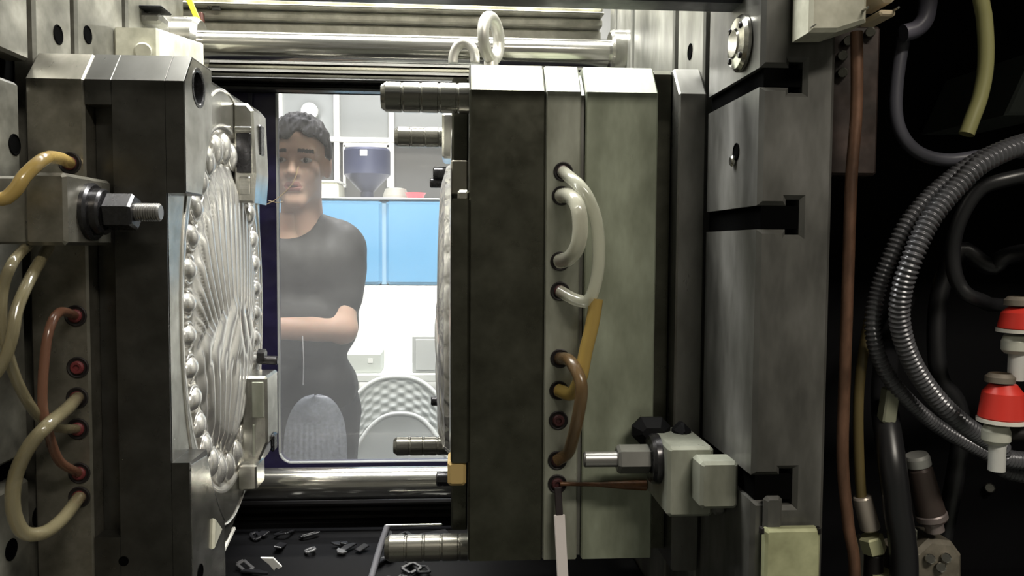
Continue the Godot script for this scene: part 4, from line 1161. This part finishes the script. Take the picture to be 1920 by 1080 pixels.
	t = thing("hydraulic_fitting", "brown sleeve fitting on a pale bracket at the bottom right", "fitting")
	pa = P(1718, 852, cd); pb = P(1752, 990, cd)
	m = MB.new(); m.lathe([[0.0, 0.0], [0.013, 0.0], [0.0145, 0.004], [0.0145, 0.014], [0.013, 0.015]], pa, pb - pa, 24)
	part(t, "top_ring", m, mat(rgb(186, 186, 182), 0.4, 0.4))
	m = MB.new(); m.lathe([[0.0125, 0.0], [0.0145, 0.004], [0.017, 0.055], [0.0175, 0.07], [0.0, 0.07]], pa + (pb - pa).normalized() * 0.015, pb - pa, 24)
	part(t, "sleeve", m, mat(rgb(84, 72, 68), 0.4, 0.2))
	m = MB.new(); m.lathe([[0.017, 0.0], [0.0185, 0.002], [0.0185, 0.008], [0.011, 0.012], [0.011, 0.024], [0.0, 0.024]], pa + (pb - pa).normalized() * 0.075, pb - pa, 24)
	part(t, "base_ring", m, mat(rgb(150, 138, 136), 0.4, 0.4))
	m = MB.new(); m.pz(arr([[X(1702, cd), 0.7205], [X(1838, cd), 0.7205], [X(1822, cd), Y(1040, cd, 1760)], [X(1802, cd), Y(1014, cd, 1760)], [X(1760, cd), Y(1008, cd, 1760)], [X(1736, cd), Y(1030, cd, 1760)], [X(1702, cd), Y(1036, cd, 1760)]]), cd - 0.005, cd + 0.05, 0.005)
	part(t, "bracket", m, mat(rgb(158, 150, 136), 0.5, 0.2, "grime"))
	for e in [[1734.0, 1048.0], [1764.0, 1046.0], [1754.0, 1064.0]]:
		m = MB.new(); m.rod(P(e[0] + 10, e[1], cd - 0.005), P(e[0] + 10, e[1], cd - 0.013), 0.006, 14, 0.001)
		part(t, "bolt_head", m, M.chrome)
	m = MB.new(); m.box(P(1700, 1050, cd + 0.01), P(1722, 992, cd - 0.003), 0.004)
	part(t, "lug", m, mat(rgb(120, 122, 112), 0.5, 0.2))
	m = MB.new(); m.obox(Transform3D(Basis(Vector3(0, 0, 1), -0.12), P(1666, 760, 0.925)), Vector3(0.017, 0.042, 0.017), 0.002)
	solo("grey_connector", m, mat(rgb(128, 130, 112), 0.4), "small grey green connector above the thick black hose", "connector")
	t = thing("beige_plate", "square beige plate fixed low on the right platen", "plate")
	m = MB.new(); m.box(P(1424, 1100, 0.9), P(1540, 992, 0.884), 0.003)
	part(t, "plate", m, mat(rgb(186, 188, 150), 0.5, 0.1, "soft"))
	for e in [1428.0, 1535.0]:
		m = MB.new(); m.box(P(e - 6, 998, 0.89), P(e + 6, 990, 0.882), 0.001)
		part(t, "corner_clip", m, M.port)
	# red valves on the right edge
	red_valve(P(1916, 596, 0.85), 0.024, 0.024, "red capped valve with a white skirt at the right edge, the upper one")
	red_valve(P(1880, 752, 0.83), 0.024, 0.038, "red capped valve with two pale nuts below, lower of the two at the right edge")
	m = MB.new(); m.rod(P(1856, 915, 1.5505), P(1856, 915, 1.53), 0.01, 12)
	solo("bolt_head", m, M.chrome, "lone bright bolt head on the dark rear panel below the ribbed conduits", "bolt")

func red_valve(c: Vector3, r: float, h: float, label: String) -> void:
	var t := thing("red_valve", label, "valve", "red valves", c)
	var red := mat(rgb(214, 58, 48), 0.35)
	var m := MB.new(); m.lathe([[0.0, 0.0], [r * 0.55, 0.0], [r * 0.85, h * 0.25], [r, h * 0.95], [r * 0.9, h], [0.0, h]], c + Vector3(0, h * 0.5, 0), Vector3.DOWN, 24)
	part(t, "cap", m, red)
	m = MB.new(); m.lathe([[0.0, 0.0], [r * 1.05, 0.0], [r * 1.05, 0.004], [0.0, 0.004]], c + Vector3(0, -h * 0.5, 0), Vector3.DOWN, 24)
	part(t, "skirt", m, mat(rgb(230, 226, 216), 0.4))
	m = MB.new(); m.lathe([[0.0, 0.0], [r * 0.5, 0.0], [r * 0.6, 0.006], [r * 0.6, 0.016], [r * 0.45, 0.02], [0.0, 0.02]], c + Vector3(-0.006, -h * 0.5 - 0.008, 0), Vector3.DOWN, 20)
	part(t, "upper_nut", m, mat(rgb(206, 206, 194), 0.4, 0.2))
	m = MB.new(); m.lathe([[0.0, 0.0], [r * 0.36, 0.0], [r * 0.36, 0.03], [0.0, 0.03]], c + Vector3(-0.004, -h * 0.5 - 0.028, 0), Vector3.DOWN, 20)
	part(t, "lower_stem", m, mat(rgb(214, 214, 210), 0.4, 0.2))
	m = MB.new(); m.rod(c + Vector3(0.0, -h * 0.5 - 0.018, 0), Vector3(1.2995, c.y - h * 0.5 - 0.018, c.z), 0.007, 14)
	part(t, "feed_pipe", m, M.port)
	m = MB.new(); m.lathe([[r * 0.45, 0.0], [r * 0.62, 0.004], [r * 0.62, 0.01], [0.0, 0.012]], c + Vector3(-0.004, h * 0.5 + 0.012, 0), Vector3.DOWN, 20)
	part(t, "knurled_ring", m, mat(rgb(150, 140, 128), 0.4, 0.5))

func hose(called: String, pts: Array, r: float, material: Material, label: String, ribbed := false) -> void:
	var m := MB.new()
	m.tube(path(pts), r, 14, 0.0011 if ribbed else 0.0, 0.0058)
	solo(called, m, material, label, "conduit" if ribbed else "hose")

# ---------------------------------------------------------------- the person behind the window
func sd(p: Vector3, prims: Array, k: float) -> float:     # smooth union of capsules [a, b, ra, rb] and ellipsoids [c, radii]
	var d := 1e9
	for q in prims:
		var e: float
		if q.size() == 4:
			var a: Vector3 = q[0]; var ab: Vector3 = q[1] - a
			var h := clampf((p - a).dot(ab) / maxf(ab.length_squared(), 1e-9), 0.0, 1.0)
			e = (p - a - ab * h).length() - lerpf(q[2], q[3], h)
		else:
			var r: Vector3 = q[1]
			var w: Vector3 = (p - q[0]) / r
			var g := w.length()
			e = g * (g - 1.0) / maxf((w / r).length(), 1e-6)
		if d > 1e8: d = e
		else:
			var h2 := clampf(0.5 + 0.5 * (d - e) / k, 0.0, 1.0)
			d = lerpf(d, e, h2) - k * h2 * (1.0 - h2)
	return d

func nets(m: MB, f: Callable, lo: Vector3, hi: Vector3, cell: float, tint = null) -> void:
	var nx := int((hi.x - lo.x) / cell) + 2; var ny := int((hi.y - lo.y) / cell) + 2; var nz := int((hi.z - lo.z) / cell) + 2
	var val := PackedFloat32Array(); val.resize(nx * ny * nz); val.fill(1.0)
	var B := 5
	for bz in range(0, nz, B):
		for by in range(0, ny, B):
			for bx in range(0, nx, B):
				var c := lo + Vector3(bx + B * 0.5, by + B * 0.5, bz + B * 0.5) * cell
				var fc: float = f.call(c)
				var big := absf(fc) > cell * B * 1.25
				for z in range(bz, mini(bz + B, nz)):
					for y in range(by, mini(by + B, ny)):
						for x in range(bx, mini(bx + B, nx)):
							val[(z * ny + y) * nx + x] = fc if big else f.call(lo + Vector3(x, y, z) * cell)
	var idx := {}
	var vs := PackedVector3Array(); var ns := PackedVector3Array()
	var sx := 1; var sy := nx; var sz := nx * ny
	var corners := [0, sx, sy, sx + sy, sz, sx + sz, sy + sz, sx + sy + sz]
	var offs := [Vector3(0, 0, 0), Vector3(1, 0, 0), Vector3(0, 1, 0), Vector3(1, 1, 0), Vector3(0, 0, 1), Vector3(1, 0, 1), Vector3(0, 1, 1), Vector3(1, 1, 1)]
	var edges := [[0, 1], [2, 3], [4, 5], [6, 7], [0, 2], [1, 3], [4, 6], [5, 7], [0, 4], [1, 5], [2, 6], [3, 7]]
	for z in nz - 1:
		for y in ny - 1:
			for x in nx - 1:
				var i := (z * ny + y) * nx + x
				var inside := 0
				for c in corners:
					if val[i + c] < 0.0: inside += 1
				if inside == 0 or inside == 8: continue
				var s := Vector3.ZERO; var cnt := 0
				for e in edges:
					var a := val[i + corners[e[0]]]; var b := val[i + corners[e[1]]]
					if (a < 0.0) != (b < 0.0):
						s += offs[e[0]].lerp(offs[e[1]], a / (a - b)); cnt += 1
				idx[i] = vs.size()
				vs.append(lo + (Vector3(x, y, z) + s / cnt) * cell)
				ns.append(Vector3((val[i + 1] + val[i + 1 + sy] + val[i + 1 + sz] + val[i + 1 + sy + sz]) - (val[i] + val[i + sy] + val[i + sz] + val[i + sy + sz]), (val[i + sy] + val[i + 1 + sy] + val[i + sy + sz] + val[i + 1 + sy + sz]) - (val[i] + val[i + 1] + val[i + sz] + val[i + 1 + sz]), (val[i + sz] + val[i + 1 + sz] + val[i + sy + sz] + val[i + 1 + sy + sz]) - (val[i] + val[i + 1] + val[i + sy] + val[i + 1 + sy])).normalized())
	var put := func(a: int, b: int, c: int) -> void:
		if tint != null: m.paint = tint.call((vs[a] + vs[b] + vs[c]) / 3.0)
		m.tri(vs[a], vs[b], vs[c], ns[a], ns[b], ns[c])
	for i in idx:
		for ax in 3:
			var st: int = [sx, sy, sz][ax]; var u: int = [sy, sz, sx][ax]; var w: int = [sz, sx, sy][ax]
			var a0 := val[i]; var a1 := val[i + st] if i + st < val.size() else 1.0
			if (a0 < 0.0) == (a1 < 0.0): continue
			if not (idx.has(i - u) and idx.has(i - w) and idx.has(i - u - w)): continue
			var q := [idx[i], idx[i - u], idx[i - u - w], idx[i - w]]
			if a0 < 0.0:
				put.call(q[0], q[1], q[2]); put.call(q[0], q[2], q[3])
			else:
				put.call(q[0], q[2], q[1]); put.call(q[0], q[3], q[2])

func person() -> void:
	var D := 2.14
	var eyes := P(549, 300, D)
	var H := eyes + Vector3(0, -0.012, -0.08)           # head centre
	var bx := H.x - 0.03                                # body axis
	var bz := H.z - 0.03
	var t := thing("person", "dark haired person in a grey T-shirt standing behind the window, hands at the waist", "person", "", Vector3(bx, 0, bz))
	var lin := func(r: int, g: int, b: int) -> Color: return rgb(r, g, b).srgb_to_linear()
	var skin: Color = lin.call(218, 180, 158); var lip: Color = lin.call(182, 126, 116); var brow: Color = lin.call(58, 48, 44)
	var head := [
		[H + Vector3(0, 0.045, -0.012), Vector3(0.074, 0.088, 0.093)],
		[H + Vector3(0, -0.036, 0.018), Vector3(0.06, 0.068, 0.068)],
		[H + Vector3(-0.012, -0.092, 0.056), H + Vector3(0.012, -0.092, 0.056), 0.018, 0.018],
		[H + Vector3(-0.04, -0.014, 0.055), H + Vector3(-0.036, -0.02, 0.058), 0.024, 0.022],
		[H + Vector3(0.04, -0.014, 0.055), H + Vector3(0.036, -0.02, 0.058), 0.024, 0.022],
		[H + Vector3(-0.044, 0.036, 0.062), H + Vector3(-0.016, 0.038, 0.074), 0.011, 0.011],
		[H + Vector3(0.044, 0.036, 0.062), H + Vector3(0.016, 0.038, 0.074), 0.011, 0.011],
		[H + Vector3(0, -0.06, -0.025), H + Vector3(0.0, -0.2, -0.045), 0.054, 0.06],
		[H + Vector3(-0.076, 0.004, -0.012), Vector3(0.01, 0.031, 0.019)],
		[H + Vector3(0.076, 0.004, -0.012), Vector3(0.01, 0.031, 0.019)]]
	var fine := [
		[H + Vector3(0, 0.02, 0.079), H + Vector3(0, -0.02, 0.097), 0.008, 0.0115],
		[H + Vector3(-0.011, -0.024, 0.086), H + Vector3(0.011, -0.024, 0.086), 0.0085, 0.0085],
		[H + Vector3(-0.02, -0.052, 0.073), H + Vector3(0.0, -0.05, 0.082), 0.0045, 0.0062],
		[H + Vector3(0.0, -0.05, 0.082), H + Vector3(0.02, -0.052, 0.073), 0.0062, 0.0045],
		[H + Vector3(-0.016, -0.062, 0.075), H + Vector3(0.016, -0.062, 0.075), 0.0066, 0.0066]]
	var face := func(p: Vector3) -> float:
		var d := sd(p, head, 0.022)
		var e := sd(p, fine, 0.006)
		var h := clampf(0.5 + 0.5 * (d - e) / 0.010, 0.0, 1.0)
		d = lerpf(d, e, h) - 0.010 * h * (1.0 - h)
		for s in [-1.0, 1.0]:       # sockets
			var c := H + Vector3(s * 0.032, 0.013, 0.083)
			var w := (p - c) / Vector3(0.017, 0.0085, 0.016)
			var sk := (w.length() - 1.0) * 0.009
			var g := clampf(0.5 - 0.5 * (d + sk) / 0.006, 0.0, 1.0)
			d = lerpf(d, -sk, g) + 0.006 * g * (1.0 - g)
		var q := (p - (H + Vector3(0, -0.0565, 0.084))) / Vector3(0.02, 0.0016, 0.006)      # line of the mouth
		d = maxf(d, -(q.length() - 1.0) * 0.0016)
		return d
	var tint := func(p: Vector3) -> Color:
		var l := p - H
		if l.z > 0.062 and absf(l.x) < 0.024 - absf(l.y + 0.0565) * 0.7 and absf(l.y + 0.0565) < 0.012: return lip
		if l.z > 0.05 and absf(absf(l.x) - 0.034) < 0.019 and absf(l.y - 0.036 - (absf(l.x) - 0.034) * -0.03) < 0.0048: return brow
		return skin
	var m := MB.new(); m.colored = true
	nets(m, face, H + Vector3(-0.1, -0.2, -0.125), H + Vector3(0.1, 0.15, 0.13), 0.0034, tint)
	# body: neck, chest, folded arms
	var sh := 0.135
	var Ys := 1.405
	var c0 := Vector3(bx, 0, bz)
	var el := [c0 + Vector3(-0.19, 1.12, -0.03), c0 + Vector3(0.15, 1.15, 0.065)]
	var wr := [c0 + Vector3(-0.2, 0.87, 0.03), c0 + Vector3(-0.05, 1.165, 0.185)]
	var skin_prims := [
		[c0 + Vector3(0, 1.40, -0.01), c0 + Vector3(0, 1.47, 0.0), 0.062, 0.056],
		[c0 + Vector3(-0.11, 1.385, -0.01), c0 + Vector3(0.11, 1.385, -0.01), 0.05, 0.05],
		[c0 + Vector3(-sh, Ys - 0.03, -0.01), el[0], 0.046, 0.037], [el[0], wr[0], 0.037, 0.026],
		[c0 + Vector3(sh, Ys - 0.03, -0.01), el[1], 0.046, 0.037], [el[1], wr[1], 0.037, 0.026]]
	var sf := func(p: Vector3) -> float: return sd(p, skin_prims, 0.02)
	m.paint = skin
	nets(m, sf, c0 + Vector3(-0.29, 0.82, -0.11), c0 + Vector3(0.28, 1.46, 0.24), 0.009, func(_p): return skin)
	# hands: palm and five separate bent fingers each
	for s in 2:
		# fingers along e, index finger on the side i, bending towards c
		var e := Vector3(-1, 0.02, 0) if s == 1 else Vector3(0, -1, 0.05)
		var i_ := Vector3(0, 1, 0) if s == 1 else Vector3(0, 0, 1)
		var c := Vector3(0, 0, -1) if s == 1 else Vector3(1, 0, 0)
		var w: Vector3 = wr[s]
		var hp := [[w, w + e * 0.045, 0.024, 0.027], [w + e * 0.045 + i_ * 0.022, w + e * 0.08 + i_ * 0.022, 0.017, 0.013], [w + e * 0.045 - i_ * 0.018, w + e * 0.078 - i_ * 0.02, 0.017, 0.012]]
		for k in 4:
			var a := w + e * (0.082 - 0.004 * absf(k - 1.3)) + i_ * (0.03 - k * 0.0205)
			var L: float = [0.068, 0.076, 0.07, 0.056][k]
			var b := a + e * L * 0.48 + c * 0.006
			var g := b + e * L * 0.3 + c * 0.014
			var q := g + e * L * 0.14 + c * 0.018
			hp.append_array([[a, b, 0.0092, 0.0085], [b, g, 0.0085, 0.0078], [g, q, 0.0078, 0.0066]])
		var ta := w + e * 0.02 + i_ * 0.024 + c * 0.004; var tb := ta + e * 0.03 + i_ * 0.024
		hp.append_array([[ta, tb, 0.013, 0.0105], [tb, tb + e * 0.03 + i_ * 0.002 + c * 0.004, 0.0105, 0.0078]])
		var hf := func(p: Vector3) -> float: return sd(p, hp, 0.006)
		var tip := w + e * 0.2
		nets(m, hf, Vector3(minf(w.x, tip.x), minf(w.y, tip.y), minf(w.z, tip.z)) - Vector3.ONE * 0.062, Vector3(maxf(w.x, tip.x), maxf(w.y, tip.y), maxf(w.z, tip.z)) + Vector3.ONE * 0.062, 0.0036, func(_p): return skin)
	var skm := StandardMaterial3D.new()
	skm.vertex_color_use_as_albedo = true; skm.roughness = 0.5; skm.subsurf_scatter_enabled = true; skm.subsurf_scatter_strength = 0.15
	part(t, "body", m, skm)
	# eyes
	for s in [-1.0, 1.0]:
		m = MB.new(); m.ball(H + Vector3(s * 0.032, 0.0125, 0.0665), Basis.from_scale(Vector3(0.0155, 0.0075, 0.011)), 18, 12)
		var eye := part(t, "eye", m, mat(rgb(226, 220, 214), 0.2))
		m = MB.new(); m.ball(H + Vector3(s * 0.032, 0.0125, 0.0755), Basis.from_scale(Vector3(0.0062, 0.0062, 0.0034)), 14, 8)
		part(eye, "iris", m, mat(rgb(38, 28, 24), 0.15))
	# hair
	var nz := FastNoiseLite.new(); nz.seed = 5; nz.frequency = 38.0; nz.fractal_octaves = 2
	var hairf := func(p: Vector3) -> float:
		var l := p - H
		var w := (l - Vector3(0, 0.05, -0.014)) / Vector3(0.085, 0.1, 0.104)
		var d := (w.length() - 1.0) * 0.088
		d += 0.006 * nz.get_noise_3d(p.x * 2.6, p.y * 0.5, p.z * 0.8) - 0.001
		var line := 0.074 + 0.012 * sin(l.x * 55.0 + 0.6) + 0.006 * sin(l.x * 140.0)       # fringe
		var front := (line - l.y) if l.z > 0.012 else (0.012 - l.y if l.z > -0.03 else (-0.055 - l.y))
		return maxf(d, front * 0.7)
	m = MB.new()
	nets(m, hairf, H + Vector3(-0.11, -0.08, -0.14), H + Vector3(0.11, 0.175, 0.115), 0.0042)
	part(t, "hair", m, mat(rgb(48, 46, 46), 0.75))
	# shirt and trousers
	var shirt_prims := [
		[c0 + Vector3(-0.1, 1.32, 0.0), c0 + Vector3(0.1, 1.32, 0.0), 0.105, 0.105],
		[c0 + Vector3(-0.08, 1.16, 0.01), c0 + Vector3(0.08, 1.16, 0.01), 0.105, 0.105],
		[c0 + Vector3(-0.08, 0.98, 0.01), c0 + Vector3(0.08, 0.98, 0.01), 0.105, 0.105],
		[c0 + Vector3(-0.06, 1.43, -0.012), c0 + Vector3(-sh, Ys - 0.025, -0.01), 0.045, 0.056],
		[c0 + Vector3(0.06, 1.43, -0.012), c0 + Vector3(sh, Ys - 0.025, -0.01), 0.045, 0.056],
		[c0 + Vector3(-sh, Ys - 0.03, -0.01), (c0 + Vector3(-sh, Ys - 0.03, -0.01)).lerp(el[0], 0.6), 0.056, 0.054],
		[c0 + Vector3(sh, Ys - 0.03, -0.01), (c0 + Vector3(sh, Ys - 0.03, -0.01)).lerp(el[1], 0.6), 0.056, 0.054]]
	var fold := FastNoiseLite.new(); fold.seed = 9; fold.frequency = 9.0; fold.fractal_octaves = 2
	var shf := func(p: Vector3) -> float:
		var d := sd(p, shirt_prims, 0.035) + 0.006 * fold.get_noise_3d(p.x, p.y * 0.5, p.z)
		var nk := (p - (c0 + Vector3(0, 1.475, 0.035))) / Vector3(0.08, 0.085, 0.1)
		return maxf(d, -(nk.length() - 1.0) * 0.08)
	m = MB.new()
	nets(m, shf, c0 + Vector3(-0.3, 0.88, -0.16), c0 + Vector3(0.3, 1.5, 0.17), 0.0095)
	part(t, "shirt", m, mat(rgb(54, 52, 50), 0.85, 0.0, "fine", Vector3(8, 8, 8)))
	var legs := [
		[c0 + Vector3(-0.07, 0.95, 0.0), c0 + Vector3(0.07, 0.95, 0.0), 0.108, 0.108],
		[c0 + Vector3(-0.088, 0.9, 0.0), c0 + Vector3(-0.1, 0.5, 0.01), 0.1, 0.072], [c0 + Vector3(-0.1, 0.5, 0.01), c0 + Vector3(-0.105, 0.09, -0.02), 0.072, 0.058],
		[c0 + Vector3(0.088, 0.9, 0.0), c0 + Vector3(0.1, 0.5, 0.01), 0.1, 0.072], [c0 + Vector3(0.1, 0.5, 0.01), c0 + Vector3(0.105, 0.09, -0.02), 0.072, 0.058]]
	var lgf := func(p: Vector3) -> float: return sd(p, legs, 0.03) + 0.005 * fold.get_noise_3d(p.x, p.y * 0.6, p.z)
	m = MB.new()
	nets(m, lgf, c0 + Vector3(-0.24, 0.02, -0.16), c0 + Vector3(0.24, 1.08, 0.16), 0.013)
	part(t, "trousers", m, mat(rgb(36, 35, 40), 0.85, 0.0, "fine", Vector3(8, 8, 8)))
	for s in [-1, 1]:
		m = MB.new(); m.ball(c0 + Vector3(s * 0.108, 0.045, 0.03), Basis.from_scale(Vector3(0.048, 0.045, 0.13)), 18, 10)
		part(t, "shoe", m, M.black)
